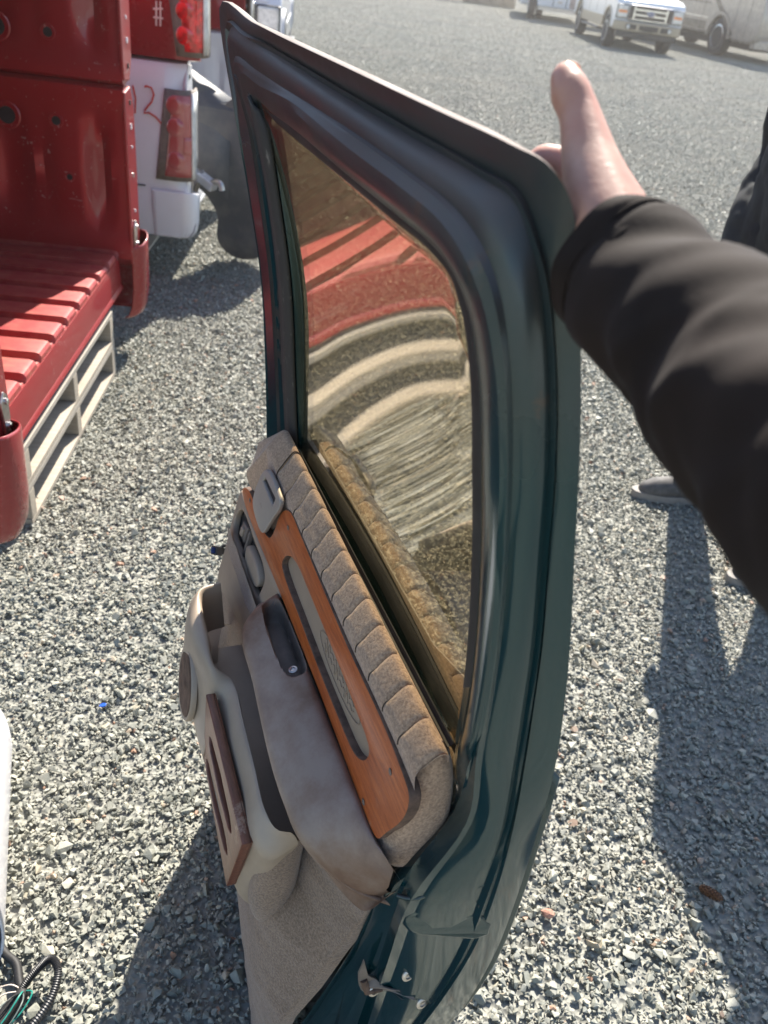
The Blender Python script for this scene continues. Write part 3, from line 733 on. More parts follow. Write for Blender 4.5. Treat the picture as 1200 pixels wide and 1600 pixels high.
def truck_bed(label, loc, rotz, flip, inner, outer, lamp, marks=None, group=None):
    t = thing('truck_bed', label, 'truck bed', loc, (math.pi if flip else 0, 0, rotz), group)
    LEN = 1.95
    t.scale = (1, .92, 1)
    # corrugated floor: ridges running the length of the bed
    pitch = .152; prof = []
    y = -.76
    while y < .755:
        prof += [(y + .000, 0), (y + .098, 0), (y + .106, -.020), (y + .144, -.020)]
        y += pitch
    prof.append((.76, 0)); prof = [p for p in prof if p[0] <= .76]
    xs = [-LEN, -1.5, -1.0, -.6, -.3, -.1, -.012, .0, .006, .006]
    dz = [0, 0, 0, 0, 0, 0, 0, -.003, -.012, -.022]
    rows = [[(x, p, q + d if not (d <= -.022) else -.026) for p, q in prof] for x, d in zip(xs, dz)]
    put('corrugated_floor', grid_me('corrugated_floor', rows), [M_['red_floor'] if inner == 'red' else M_[inner]], t, smooth=30)
    put('tail_sill', prism_me('tail_sill', [(-.02, -.026), (.010, -.026), (.014, -.10), (.016, -.125), (.034, -.130), (.034, -.142), (.004, -.150), (-.02, -.150)], -.765, .765, 'y') if False else
        mesh('tail_sill', *(lambda P: ([(a, yy, b) for yy in (-.74, -.5, 0, .5, .74) for a, b in P], [(i * len(P) + j, i * len(P) + (j + 1) % len(P), (i + 1) * len(P) + (j + 1) % len(P), (i + 1) * len(P) + j) for i in range(4) for j in range(len(P))] + [tuple(range(len(P)))[::-1], tuple(range(4 * len(P), 5 * len(P)))]))([(-.02, -.027), (.008, -.027), (.013, -.05), (.014, -.126), (.019, -.134), (.020, -.144), (.010, -.150), (-.02, -.150)])), [inner], t, smooth=30)
    for yy in (-.62, 0, .62):
        box('cross_member', (-LEN + .05, yy - .03, -.150), (-.03, yy + .03, -.03), 'black', t)
    for s in (-1, 1):
        P = side_profile(); rows = []
        NX = 66
        for i in range(NX):
            x = -LEN + (LEN + .055) * i / (NX - 1)
            ribs = 0
            for c_, w_ in ((-.05, .022), (-.24, .016), (-.36, .07), (-.62, .03), (-.74, .03), (-1.05, .06), (-1.4, .03), (-1.7, .05)):
                ribs = max(ribs, math.exp(-((x - c_) / w_) ** 4))
            row = []
            for j, (p, q) in enumerate(P):
                d = 0
                if 3 <= j <= 7: d = .030 * ribs * (1 if 4 <= j <= 6 else .5)
                # round the rear end of the outer skin
                e = max(0, (x + .04) / .095); rr = .045 * e * e if 12 <= j <= 17 else 0
                row.append((x, s * (p + d - rr), q))
            rows.append(row)
        me = grid_me('side_panel', rows, True, True)
        me.materials.append(M_[inner]); me.materials.append(M_[outer])
        npf = len(P)
        for k, pl in enumerate(me.polygons):
            j = k % npf
            if k < (NX - 1) * npf and 11 <= j <= 22: pl.material_index = 1
        side = put('side_panel', me, [], t, smooth=38)
        # rear pillar: flanged end face with bolt holes and striker
        pil = [(.762, -.05), (.762, .50), (.770, .56), (.86, .570), (.905, .50), (.912, .30), (.912, .0), (.905, -.05)]
        po = put('rear_pillar', prism_me('rear_pillar', [(s * a, b) for a, b in pil], .050, .062), [inner], t, bevel=.004)
        fl = [(.862, .02), (.905, .02), (.910, .30), (.900, .50), (.862, .52)]
        for z, rr, m in ((.44, .010, 'white'), (.37, .006, 'white'), (.27, .008, 'steel'), (.14, .006, 'white'), (.52, .009, 'black')):
            put('bolt_hole', cyl_me('bolt_hole', rr, .003, 16, 'x'), [m], po, loc=(.0625, s * .835, z))
        st = put('tailgate_striker', prism_me('tailgate_striker', [(s * .79, .0), (s * .83, .0), (s * .835, .09), (s * .81, .11), (s * .785, .09)], .062, .070), ['steel'], po, bevel=.003)
        for z in (.02, .085): put('striker_bolt', lathe_me('striker_bolt', [(.009, 0), (.009, .006), (.005, .008), (0, .008)], 14, 'x'), ['chrome'], st, loc=(.070, s * .81, z))
        # holes and dimples on the inner wall
        for x, z, rr in ((-.36, .44, .030), (-.19, .44, .016), (-.16, .25, .011), (-1.2, .44, .028)):
            rg_ = put('wall_hole', lathe_me('wall_hole', [(rr * 1.6, 0), (rr * 1.45, .004), (rr, .003), (rr * .96, .0), (0, .0)], 22, 'y'), [inner], side, loc=(x, s * .7845, z), rot=(0, 0, 0 if s < 0 else math.pi), smooth=40)
            put('hole_dark', cyl_me('hole_dark', rr * .95, .0035, 20, 'y'), ['black'], side, loc=(x, s * .7845, z), rot=(0, 0, 0 if s < 0 else math.pi))
        # lower rear corner of the quarter panel, open at the top
        path = [(-.10, .9368), (-.04, .9366), (.02, .9365), (.055, .934), (.085, .918), (.098, .88), (.098, .83), (.085, .79), (.055, .768)]
        pth = spline([(a, b, 0) for a, b in path], 3)
        rows = []
        for z, g in ((.030, 0), (.022, .002), (-.05, .0), (-.16, -.002), (-.23, -.010), (-.265, -.024), (-.28, -.045)):
            z = z * .62 if (lamp and z < 0) else z
            tk = -.031 * min(1, max(0, -z) / .17) ** 1.2 if lamp else 0
            rows.append([(p.x + (g if p.x > .03 else 0), s * (p.y + (g * .5 * (0 if lamp else 1) + tk if p.y > .9 else 0)), z + (.015 * (p.y - .85) / .08 if z > 0 else 0)) for p in pth])
        put('quarter_corner', grid_me('quarter_corner', rows), [outer], t, smooth=50, solid=.004)
        if lamp:
            l0, l1 = (.115, .455) if outer == 'white' else (.17, .53)
            lens = [(-.085, .940), (-.01, .946), (.040, .940), (.080, .915), (.092, .87), (.088, .80)]
            lp_ = spline([(a, b, 0) for a, b in lens], 4)
            def strip(z0, z1, out, a, b, n=4):
                rows = []
                for k in range(n + 1):
                    z = z0 + (z1 - z0) * k / n
                    rows.append([(p.x + out * .4 + ((z - .21) * .13 + .02) * min(1, max(0, (.07 - p.x) / .12)), s * (p.y + out), z) for p in lp_[a:b]])
                return grid_me('lens', rows)
            la = put('tail_light', strip(l0 - .02, l1 + .02, .004, 0, len(lp_)), ['darkp'], t, smooth=60, solid=.01)
            put('red_lens', strip(l0, l1, .010, 2, len(lp_) - 3, 8), [lamp], la, smooth=60, solid=.006)
            put('clear_lens', strip(l0 + .10, l0 + .17, .014, 8, len(lp_) - 4), ['lensred_fade'], la, smooth=60, solid=.006)
            put('clear_edge', strip(l0 - .01, l1 + .01, .016, len(lp_) - 9, len(lp_)), ['lensclear'], la, smooth=60, solid=.006)
            for zz in (l0 + .07, l0 + .21, l0 + .30):
                put('bulb_bowl', lathe_me('bulb_bowl', [(.040, 0), (.034, .006), (.018, .009), (0, .010)], 20, 'y'), [lamp], la, loc=(.018, s * .955, zz), rot=(0, 0, 0 if s > 0 else math.pi), smooth=60)
        box('rub_seam', (-LEN + .3, s * .9300 - .003, .055), (-.13, s * .9300 + .003, .060), 'blackp', side)
    box('front_panel', (-LEN - .03, -.80, -.05), (-LEN + .002, .80, .50), inner, t, .006)
    for mk, m in (marks or []):
        put('crayon_mark', tube_me('crayon_mark', [Vector(p) for p in mk], .004, 5), [m], t, smooth=60)
    return t

def red_floor():
    t = NT('worn_red_bed_floor')
    v = t.mapv((1.2, 5, 5))
    n1 = t.noise(3.2, 6, 0.7, v); n2 = t.noise(22, 5, 0.7)
    c = t.ramp(n1, [(0.40, (0.30, 0.012, 0.019)), (0.55, (0.37, 0.040, 0.036)), (0.70, (0.46, 0.15, 0.085))])
    c = t.mix(0.4, c, t.ramp(n2, [(0.35, (0.27, 0.010, 0.018)), (0.75, (0.44, 0.16, 0.10))]))
    t.bsdf(c, 0.5, 0.05, t.bump(n2, .12, .002), 0.15, .3); return t.m
M_['red_floor'] = red_floor()

RZ = math.atan2(.11240455, .99366253)
nx, ny = math.cos(RZ), math.sin(RZ)
def bedpos(off, s_, z):       # s_ metres along the sill towards the camera from the far pallet corner
    return (-1.157 + nx * off + ny * s_ * 1.0, 2.93 + ny * off - nx * s_, z)
SILL = bedpos(.015, .47, .42)
PG = 'weathered pallets under the stacked truck beds'
for k, lb in enumerate(['grey wooden pallet lying on the gravel under the red truck bed', 'upper wooden pallet of the pair carrying the red truck bed']):
    p_ = bedpos(.035, .50, .001 + k * .1275); pallet(lb, p_, RZ, PG)
BG = 'pickup beds stacked on pallets'
truck_bed('red pickup bed on pallets with its open tail end facing the yard', SILL, RZ, False, 'red', 'red_clean', None, None, BG)
truck_bed('red pickup bed lying upside down on top of the open red bed', (SILL[0], SILL[1], .42 + .579 * 2), RZ, True, 'red', 'red_clean', None, None, BG)
# second stack, farther: white bed with a red one upside down on it
S2 = Vector((-1.245, 4.80, .42)); R2 = R(5)
two = [(a + .12, b, c) for a, b, c in [(-.235, -.936, .50 - .03), (-.225, -.9375, .505 - .03), (-.205, -.9375, .50 - .03), (-.195, -.938, .475 - .03), (-.205, -.9385, .445 - .03), (-.235, -.939, .41 - .03), (-.24, -.939, .395 - .03), (-.22, -.939, .40 - .03), (-.19, -.939, .385 - .03), (-.165, -.939, .36 - .03)]]
one = [(a + .12, b, c) for a, b, c in [(-.285, -.936, .50 - .03), (-.275, -.938, .45 - .03), (-.28, -.939, .39 - .03)]]
for k, lb in enumerate(['pallet on the gravel under the white truck bed', 'upper pallet of the pair under the white truck bed']):
    pallet(lb, (S2.x - .25, S2.y, .001 + k * .1275), R2, PG)
truck_bed('white pickup bed with faded red tail light and red number 12 on its side', S2, R2, False, 'white', 'white', 'lensred_fade', [(one, 'crayon_red'), (two, 'crayon_red')], BG)
hsh = lambda pts: [(a + .13, .939, b) for a, b in pts]
marks = [(hsh([(-.245, .42), (-.205, .42)]), 'crayon_pale'), (hsh([(-.245, .39), (-.205, .385)]), 'crayon_pale'), (hsh([(-.235, .45), (-.232, .36)]), 'crayon_pale'), (hsh([(-.218, .45), (-.215, .36)]), 'crayon_pale')]
truck_bed('red pickup bed with bright tail light upside down on the white bed', (S2.x + .05, S2.y, .42 + .579 * 2), R2, True, 'red', 'red_clean', 'lensred', marks, BG)
S3 = Vector((-1.88, 6.85, .255)); R3 = R(3)
truck_bed('white pickup bed standing on the ground behind the other stacks', S3, R3, False, 'white', 'white', None, None, BG)
truck_bed('rearmost red pickup bed upside down on the far white bed', (S3.x + .04, S3.y, .255 + .579 * 2), R3, True, 'red', 'red_clean', None, None, BG)

def splash_panel():
    out = [(0, .93), (.07, .86), (.13, .84), (.20, .80), (.42, .74), (.50, .40), (.46, .10), (.33, .01), (.22, .03), (.17, .10), (.17, .22), (.12, .32), (.05, .40), (.01, .52), (-.01, .70)]
    t = plate_me('wheel_liner', out, [], .006, .0015, lambda a, b, c: Vector((a, c - .26 * math.sin(min(1, max(0, b)) * 2.2) * .35 - .22 * (b - .4) ** 2 + .10 * math.sin(a * 7), b + .0)), 4)
    o = put('splash_panel', t, ['fend'], None, loc=(-1.255, 4.40, .012), rot=(R(-4), 0, R(8)), smooth=50, solid=.003)
    tag(o, 'bent dark grey plastic splash panel leaning between the white bed and the door', 'car panel')
    f = put('folded_flange', grid_me('folded_flange', [[(x, -.02 - .05 * k, .93 - x * .55 - .05 * k * k) for k in range(4)] for x in (0.0, .08, .16, .24)]), ['fend'], o, smooth=40, solid=.003)
    lit = put('torn_flap', plate_me('torn_flap', [(.14, .62), (.24, .80), (.34, .76), (.30, .56), (.22, .48)], [], .004, .001, lambda a, b, c: Vector((a, c - .16 - .22 * (b - .4) ** 2 + .10 * math.sin(a * 7), b)), 3), ['fend'], o, smooth=40)
splash_panel()
br = thing('bumper_bracket', 'bent pale metal bracket sticking out under the white bed tail light', 'bracket', (-1.10, 4.15, .50), (0, R(25), R(-20)))
box('bracket_arm', (-.02, -.03, -.02), (.09, .03, .02), 'silver', br, .006)
put('bracket_tube', tube_me('bracket_tube', spline([(.06, 0, 0), (.09, -.01, .035), (.115, -.01, .04), (.135, -.01, .02)], 5), .014, 10), ['steel'], br, smooth=60)
box('bracket_post', (-.03, -.02, -.16), (.01, .02, .02), 'steel', br, .005)

# ------------------------------------------------------------------ the car door (door frame: x = towards its front edge, y = towards the cabin, z up; v below is height over the belt line)
BELT = 0.87
DD = {
    'ring_X': [(0.69,0.02,-0.065),(0.69,0.026,0.051),(0.69,0.039,0.215),(0.69,0.061,0.339),(0.69,0.079,0.426),(0.775,0.085,0.542),(0.6,0.083,0.544),(0.439,0.085,0.546),(0.225,0.079,0.546),(0.091,0.07,0.544),(-0.012,0.07,0.545),(-0.051,0.065,0.541),(-0.056,0.053,0.525),(-0.053,0.035,0.481),(-0.056,0.017,0.419),(-0.065,0.004,0.35),(-0.069,-0.007,0.292),(-0.07,-0.03,0.194),(-0.069,-0.047,0.115),(-0.066,-0.064,0.02),(-0.058,-0.078,-0.093),(-0.054,-0.086,-0.225),(-0.044,-0.092,-0.377),(-0.026,-0.078,-0.569)],
    'ring_A': [(0.688,0.018,-0.064),(0.688,0.024,0.052),(0.688,0.038,0.216),(0.688,0.06,0.34),(0.688,0.077,0.426),(0.745,0.081,0.529),(0.62,0.083,0.534),(0.535,0.073,0.531),(0.309,0.065,0.525),(0.139,0.061,0.523),(0.032,0.061,0.524),(-0.018,0.059,0.522),(-0.035,0.052,0.501),(-0.043,0.044,0.477),(-0.053,0.029,0.418),(-0.06,0.015,0.348),(-0.062,0.005,0.288),(-0.062,-0.014,0.189),(-0.058,-0.027,0.116),(-0.056,-0.04,0.026),(-0.062,-0.045,-0.065),(-0.06,-0.051,-0.181),(-0.048,-0.056,-0.335),(-0.03,-0.032,-0.53)],
    'ring_C': [(0.66,0.01,-0.048),(0.66,0.018,0.065),(0.655,0.035,0.227),(0.655,0.055,0.348),(0.655,0.071,0.426),(0.672,0.088,0.493),(0.58,0.081,0.495),(0.431,0.081,0.497),(0.238,0.081,0.5),(0.118,0.081,0.499),(0.036,0.08,0.495),(-0.012,0.079,0.482),(-0.027,0.076,0.47),(-0.037,0.073,0.455),(-0.048,0.065,0.417),(-0.053,0.051,0.348),(-0.055,0.041,0.288),(-0.054,0.026,0.191),(-0.051,0.017,0.121),(-0.047,0.009,0.039),(-0.042,-0.004,-0.071),(-0.035,0.033,-0.194),(-0.012,0.03,-0.368),(0.012,0.024,-0.583)],
    'ring_D': [(0.632,0,-0.033),(0.632,0.011,0.079),(0.632,0.026,0.236),(0.632,0.046,0.355),(0.632,0.062,0.423),(0.612,0.079,0.476),(0.535,0.08,0.481),(0.391,0.087,0.491),(0.201,0.086,0.484),(0.088,0.086,0.484),(0.032,0.085,0.481),(-0.005,0.083,0.47),(-0.015,0.078,0.459),(-0.027,0.075,0.447),(-0.041,0.068,0.414),(-0.048,0.055,0.345),(-0.049,0.044,0.285),(-0.051,0.03,0.189),(-0.048,0.021,0.118),(-0.044,0.013,0.037),(-0.03,-0.006,-0.092),(-0.025,0.041,-0.192),(0,0.042,-0.384),(0.03,0.068,-0.592)],
    'ring_E': [(0.58,-0,-0.003),(0.583,0.009,0.102),(0.563,0.03,0.26),(0.568,0.05,0.371),(0.576,0.063,0.438),(0.596,0.068,0.458),(0.529,0.068,0.457),(0.434,0.068,0.457),(0.264,0.067,0.457),(0.151,0.068,0.458),(0.077,0.068,0.458),(0.039,0.066,0.45),(0.027,0.064,0.439),(0.019,0.061,0.426),(0.01,0.052,0.384),(0.005,0.039,0.311),(0.001,0.028,0.245),(-0.003,0.014,0.142),(-0.003,0.006,0.067),(0.001,-0.001,-0.015),(0,-0.021,-0.141),(0,0.04,-0.21),(0.03,0.062,-0.412),(0.06,0.103,-0.634)],
    'wood': [(0.679,0.062,-0.133),(0.651,0.06,-0.115),(0.617,0.06,-0.111),(0.586,0.06,-0.117),(0.55,0.061,-0.119),(0.507,0.06,-0.109),(0.492,0.057,-0.085),(0.484,0.053,-0.057),(0.469,0.051,-0.035),(0.441,0.049,-0.02),(0.394,0.049,-0.021),(0.331,0.049,-0.024),(0.256,0.05,-0.027),(0.182,0.05,-0.03),(0.115,0.05,-0.029),(0.055,0.05,-0.029),(0.006,0.051,-0.034),(-0.017,0.051,-0.04),(-0.023,0.053,-0.052),(-0.021,0.055,-0.075),(-0.004,0.06,-0.117),(0.006,0.063,-0.14),(0.019,0.064,-0.146),(0.07,0.064,-0.147),(0.142,0.064,-0.144),(0.224,0.063,-0.142),(0.313,0.064,-0.143),(0.415,0.064,-0.144),(0.523,0.064,-0.147),(0.611,0.064,-0.148),(0.656,0.064,-0.145)],
    'slot': [(0.41,0.055,-0.072),(0.43,0.057,-0.089),(0.434,0.059,-0.104),(0.416,0.06,-0.11),(0.332,0.06,-0.115),(0.239,0.061,-0.119),(0.159,0.061,-0.119),(0.108,0.06,-0.117),(0.089,0.06,-0.11),(0.076,0.058,-0.097),(0.073,0.056,-0.083),(0.081,0.056,-0.077),(0.119,0.055,-0.073),(0.18,0.055,-0.068),(0.261,0.054,-0.065),(0.335,0.054,-0.063),(0.379,0.054,-0.063)],
    'wood_screw': [(0.628,0.061,-0.122),(0.439,0.052,-0.044),(0.024,0.053,-0.056),(0.053,0.063,-0.139)],
    'lock_plate': [(0.545,0.047,-0.014),(0.564,0.049,-0.03),(0.578,0.052,-0.055),(0.59,0.055,-0.086),(0.589,0.056,-0.102),(0.567,0.057,-0.111),(0.532,0.057,-0.113),(0.516,0.057,-0.106),(0.501,0.054,-0.084),(0.481,0.051,-0.053),(0.466,0.049,-0.03),(0.466,0.048,-0.017),(0.483,0.047,-0.013),(0.514,0.047,-0.01)],
    'lock_slot': [(0.555,0.049,-0.03),(0.539,0.048,-0.018),(0.48,0.047,-0.011),(0.505,0.049,-0.031)],
    'bezel': [(0.692,0.061,-0.144),(0.657,0.062,-0.149),(0.611,0.063,-0.152),(0.525,0.063,-0.152),(0.418,0.063,-0.15),(0.444,0.07,-0.179),(0.47,0.078,-0.212),(0.472,0.087,-0.245),(0.463,0.094,-0.275),(0.505,0.097,-0.285),(0.586,0.1,-0.3),(0.672,0.104,-0.315),(0.68,0.1,-0.301),(0.683,0.09,-0.259),(0.692,0.074,-0.193)],
    'recess': [(0.671,0.068,-0.169),(0.652,0.065,-0.161),(0.614,0.065,-0.16),(0.565,0.066,-0.163),(0.516,0.066,-0.163),(0.489,0.068,-0.173),(0.489,0.074,-0.197),(0.494,0.078,-0.21),(0.519,0.079,-0.214),(0.571,0.079,-0.217),(0.629,0.08,-0.218),(0.665,0.08,-0.218),(0.674,0.077,-0.207),(0.68,0.072,-0.187)],
    'cup': [(0.383,0.095,-0.141),(0.399,0.088,-0.134),(0.402,0.077,-0.121),(0.389,0.072,-0.115),(0.358,0.074,-0.118),(0.314,0.075,-0.119),(0.277,0.075,-0.119),(0.263,0.078,-0.122),(0.271,0.086,-0.131),(0.287,0.093,-0.139),(0.312,0.095,-0.141),(0.345,0.096,-0.142)],
    'arm_in': [(0.428,0.064,-0.149),(0.371,0.064,-0.148),(0.28,0.064,-0.146),(0.193,0.064,-0.145),(0.117,0.064,-0.143),(0.059,0.064,-0.144),(0.007,0.064,-0.143),(-0.037,0.064,-0.127)],
    'arm_nose': [(0.414,0.096,-0.155),(0.377,0.127,-0.165),(0.295,0.131,-0.175),(0.167,0.137,-0.185),(0.114,0.135,-0.19),(0.066,0.128,-0.195),(0.016,0.09,-0.21),(-0.011,0.051,-0.215)],
    'pocket_in': [(0.53,0.127,-0.21),(0.515,0.159,-0.205),(0.487,0.165,-0.205),(0.43,0.166,-0.21),(0.375,0.166,-0.22),(0.36,0.146,-0.235),(0.276,0.146,-0.235),(0.204,0.148,-0.235),(0.138,0.15,-0.235),(0.113,0.142,-0.24),(0.105,0.127,-0.24)],
    'pocket_out': [(0.54,0.128,-0.21),(0.525,0.161,-0.205),(0.511,0.172,-0.21),(0.447,0.186,-0.215),(0.366,0.174,-0.235),(0.346,0.163,-0.255),(0.267,0.164,-0.258),(0.194,0.163,-0.26),(0.122,0.167,-0.265),(0.101,0.152,-0.275),(0.106,0.116,-0.27)],
    'pocket_face': [(0.596,0.143,-0.3),(0.565,0.167,-0.27),(0.494,0.189,-0.27),(0.461,0.196,-0.31),(0.328,0.191,-0.35),(0.33,0.187,-0.36),(0.266,0.184,-0.385),(0.209,0.183,-0.4),(0.158,0.178,-0.41),(0.134,0.157,-0.4),(0.12,0.122,-0.33)],
    'grille': [(0.351,0.17,-0.25),(0.29,0.168,-0.257),(0.206,0.168,-0.262),(0.122,0.168,-0.27),(0.134,0.171,-0.33),(0.159,0.178,-0.41),(0.223,0.18,-0.4),(0.287,0.182,-0.385),(0.333,0.186,-0.36),(0.34,0.181,-0.31)],
    'screws': [(-0.004,0.005,-0.427),(-0.004,-0.025,-0.503),(-0.004,0.026,-0.507)],
    'latch': [(-0.002,0.053,-0.392),(-0.002,0.054,-0.434),(-0.002,0.048,-0.47),(-0.002,0.038,-0.501),(-0.002,0.026,-0.492),(-0.002,0.018,-0.48),(-0.002,-0.014,-0.488),(-0.002,-0.017,-0.476),(-0.002,0.021,-0.462),(-0.002,0.029,-0.465)],
}
def up(p): return Vector((p[0], p[1], p[2] + BELT))
def wg(v): return .033 * (v / .45) + .033 * (v / .45) ** 2
door = thing('car_door', 'dark green car door with wood trim and tan upholstery standing upright on the gravel', 'car door', (0.1026802, 0.55782737, 0), (0, 0, R(114.59222987)))

def build_door():
    T = door
    ext = dict(X=[(.02, -.07, -.72), (.05, -.055, -.845)], A=[(.015, -.03, -.70), (.05, -.02, -.842)], C=[(.035, .02, -.73), (.07, .03, -.842)],
               D=[(.055, .085, -.73), (.09, .095, -.842)], E=[(.09, .11, -.74), (.12, .11, -.842)])
    SUB = 5
    curves = {}
    for k in 'XACDE':
        pts = [up(p) for p in DD['ring_' + k] + ext[k]]
        curves[k] = spline(pts, SUB)
    n = len(curves['X'])
    def lerp_ring(a, b, t, rec):
        out = []
        for i in range(n):
            p = curves[a][i].lerp(curves[b][i], t)
            tg = (curves[a][min(i + 1, n - 1)] - curves[a][max(i - 1, 0)])
            nr = tg.cross(curves[b][i] - curves[a][i])
            if nr.length > 1e-9: nr.normalize()
            r = rec * min(1, max(0, (i - 4 * SUB) / SUB))
            out.append(p + nr * r)
        return out
    rb = [min(1, max(0, (i - 9.5 * SUB) / (2.5 * SUB))) for i in range(n)]
    back = [p + Vector((0, -.012, -.004)).lerp(Vector((.016, -.004, -.012)), q) for p, q in zip(curves['X'], rb)]
    rim = [p + Vector((.004, -.004, 0)).lerp(Vector((.006, -.001, -.003)), q) for p, q in zip(curves['X'], rb)]
    rec_ = lambda P_: [p + Vector((.014 * min(1, max(0, (i - 18.6 * SUB) / (1.2 * SUB))), 0, 0)) for i, p in enumerate(P_)]
    rows = [back, rim, curves['X'], lerp_ring('X', 'A', .35, -.0015), curves['A'], lerp_ring('A', 'C', .05, .0020), lerp_ring('A', 'C', .11, -.0030), lerp_ring('A', 'C', .17, .0020), lerp_ring('A', 'C', .40, -.0022), lerp_ring('A', 'C', .62, -.0026), lerp_ring('A', 'C', .88, .0026), curves['C'], rec_(lerp_ring('C', 'D', .10, 0)), rec_(lerp_ring('C', 'D', .5, -.0015)), rec_(curves['D']), rec_(lerp_ring('D', 'E', .35, -.002)), rec_(lerp_ring('D', 'E', .7, .001)), curves['E'],
            [p + Vector((0, -.012, 0)) for p in curves['E']]]
    me = grid_me('door_frame', rows)
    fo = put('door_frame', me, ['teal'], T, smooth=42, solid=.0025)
    # crisp pressed edges along the rails
    hard = {2, 4, 5, 6, 10, 13, 16}
    sa = me.attributes.get('sharp_edge') or me.attributes.new('sharp_edge', 'BOOLEAN', 'EDGE')
    for e in me.edges:
        a, b = e.vertices
        if a // n == b // n and a // n in hard: sa.data[e.index].value = True
    # outer skin below the belt and round the window, on the far side
    cols = []
    for k in range(14):
        v = .0 - k * .845 / 13
        w = -.03 - .05 * math.sin(min(1, (-v) / .5) * math.pi * .5) + .03 * max(0, (-v - .5) / .35)
        # rear edge follows the frame
        xr = curves['X']; best = min(xr[16 * SUB:], key=lambda p: abs(p.z - BELT - v))
        cols.append([Vector((best.x + (.595 + .06 * min(1, -v / .25) - best.x) * i / 10, (best.y - .010) * (1 - min(1, i / 3)) + (w) * min(1, i / 3), v + BELT)) for i in range(11)])
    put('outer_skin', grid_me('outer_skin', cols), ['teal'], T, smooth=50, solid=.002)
    fr = [[Vector((.69, wg(0) - .03, BELT + .0)), Vector((.70, .06, BELT + .0))]]
    # front shut face below the belt
    sf = []
    for k in range(10):
        v = -k * .84 / 9; ux = .595 + .06 * min(1, -v / .25)
        sf.append([Vector((ux, -.03 - .05 * math.sin(min(1, -v / .5) * 1.57), v + BELT)), Vector((ux + .003, .0 + .04 * min(1, -v / .3), v + BELT)), Vector((ux, .015 + .06 * min(1, -v / .3), v + BELT))])
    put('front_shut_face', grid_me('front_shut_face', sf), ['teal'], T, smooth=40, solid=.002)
    # inner sheet metal behind the trim
    ins = []
    for k in range(9):
        v = -.01 - k * .83 / 8
        w0 = .0 + .06 * min(1, -v / .45)
        ins.append([Vector((.03, w0, v + BELT)), Vector((.36, w0 + .005, v + BELT)), Vector((.655, w0 + .01, v + BELT))])
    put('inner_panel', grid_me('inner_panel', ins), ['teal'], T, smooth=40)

    # ---- window glass and its seals
    rowsg = []
    L = [p for p in curves['E'] if True]
    GB, GU = .285, .0045
    for k in range(29):
        v = -.05 + k * (.468 + .05) / 28
        w = .03 * v + GB * v * v - .004 if v > 0 else .03 * v - .004
        rowsg.append([Vector((-.015 + (.615) * i / 24, w - GU * math.sin(math.pi * i / 24), v + BELT)) for i in range(25)])
    # trim the glass to the frame opening: rear top corner
    def clampg(p):
        v = p.z - BELT
        lim = .0 if v < .30 else .045 * ((v - .30) / .168) ** 2
        return Vector((max(p.x, lim - .012), p.y, p.z))
    rowsg = [[clampg(p) for p in r] for r in rowsg]
    put('window_glass', grid_me('window_glass', rowsg), ['glass'], T, smooth=60, solid=.004)
    # front felt channel and dark run channel between frame and glass
    fE, fD, fC = curves['E'][:5 * SUB], curves['D'][:5 * SUB], curves['C'][:5 * SUB]
    strip = [[e + Vector((-.002, .004, 0)), e.lerp(d, .45) + Vector((0, .006, 0)), d + Vector((.0, .003, 0))] for e, d in zip(fE, fD)]
    put('felt_channel', grid_me('felt_channel', strip), ['felt'], T, smooth=40, solid=.004)
    strip = [[d + Vector((0, .0015, 0)), d.lerp(c, .3) + Vector((0, .0005, 0)), d.lerp(c, .7) + Vector((0, .0005, 0)), c.lerp(d, .06) + Vector((-.001, .0025, 0))] for c, d in zip(fC, fD)]
    put('run_channel', grid_me('run_channel', strip), ['black'], T, smooth=40, solid=.002)
    tE, tD = curves['E'][5 * SUB:18 * SUB], curves['D'][5 * SUB:18 * SUB]
    strip = [[e + Vector((0, .0035, 0)), e.lerp(d, .18) + Vector((0, .004, 0)), e.lerp(d, .36) + Vector((0, .001, 0))] for e, d in zip(tE, tD)]
    put('window_seal', grid_me('window_seal', strip), ['black'], T, smooth=50)
    ws = []
    for i in range(25):
        u = -.004 + .60 * i / 24
        ws.append([up((u, .0025, -.012)), up((u, .004, .002)), up((u, .0075, .006)), up((u, .010, .001)), up((u, .013, .002)), up((u, .0155, -.002)), up((u, .016, -.012))])
    put('belt_weatherstrip', grid_me('belt_weatherstrip', ws), ['black'], T, smooth=40, label='brown black rubber strip along the glass')
    put('belt_piping', tube_me('belt_piping', [up((.012 + .6 * i / 16 - .012, .0185, .006 + .008 * i / 16)) for i in range(17)], .0022, 6), ['cloth'], T, smooth=60)

    # ---- tufted upholstery roll
    seams = [.522 - .0447 * k for k in range(13)]
    cols = []
    us = [.645 - (.645 - seams[0] - .004) * i / 30 for i in range(31)]
    for sm_ in seams:
        us += [sm_ + .0016, sm_ + .0006, sm_, sm_ - .0006, sm_ - .0016] + [sm_ - .0016 - (.0447 - .0032) * q / 9 for q in range(1, 9)]
    us = [q for q in us if q > -.0155] + [-.0155]
    bot_w = lambda u: .046 if u > .47 else .042
    for u in us:
        f = min(1, max(0, (u - .47) / .10)); f = f * f * (3 - 2 * f)
        din = max(0, u - .585)
        fr = 1 - min(1, max(0, (u - .53) / .09))
        # distance to next seam
        if u < seams[0]:
            t = ((seams[0] - u) / .0447) % 1.0; d = abs(t - .5) * 2
            puff = (1 - d ** 6); seam = max(0, (d - .93) / .07)
        else: puff = .85; seam = 0
        puff *= fr + (1 - fr) * .6
        v_in = .004 + .018 * max(0, u) / .6 - din * .9
        v_out = -.008 + f * .012 - din * 1.25
        v_bot = -.060 - f * .075
        w_in, w_out = .017 + din * .35, .047 + f * .002 + din * .25
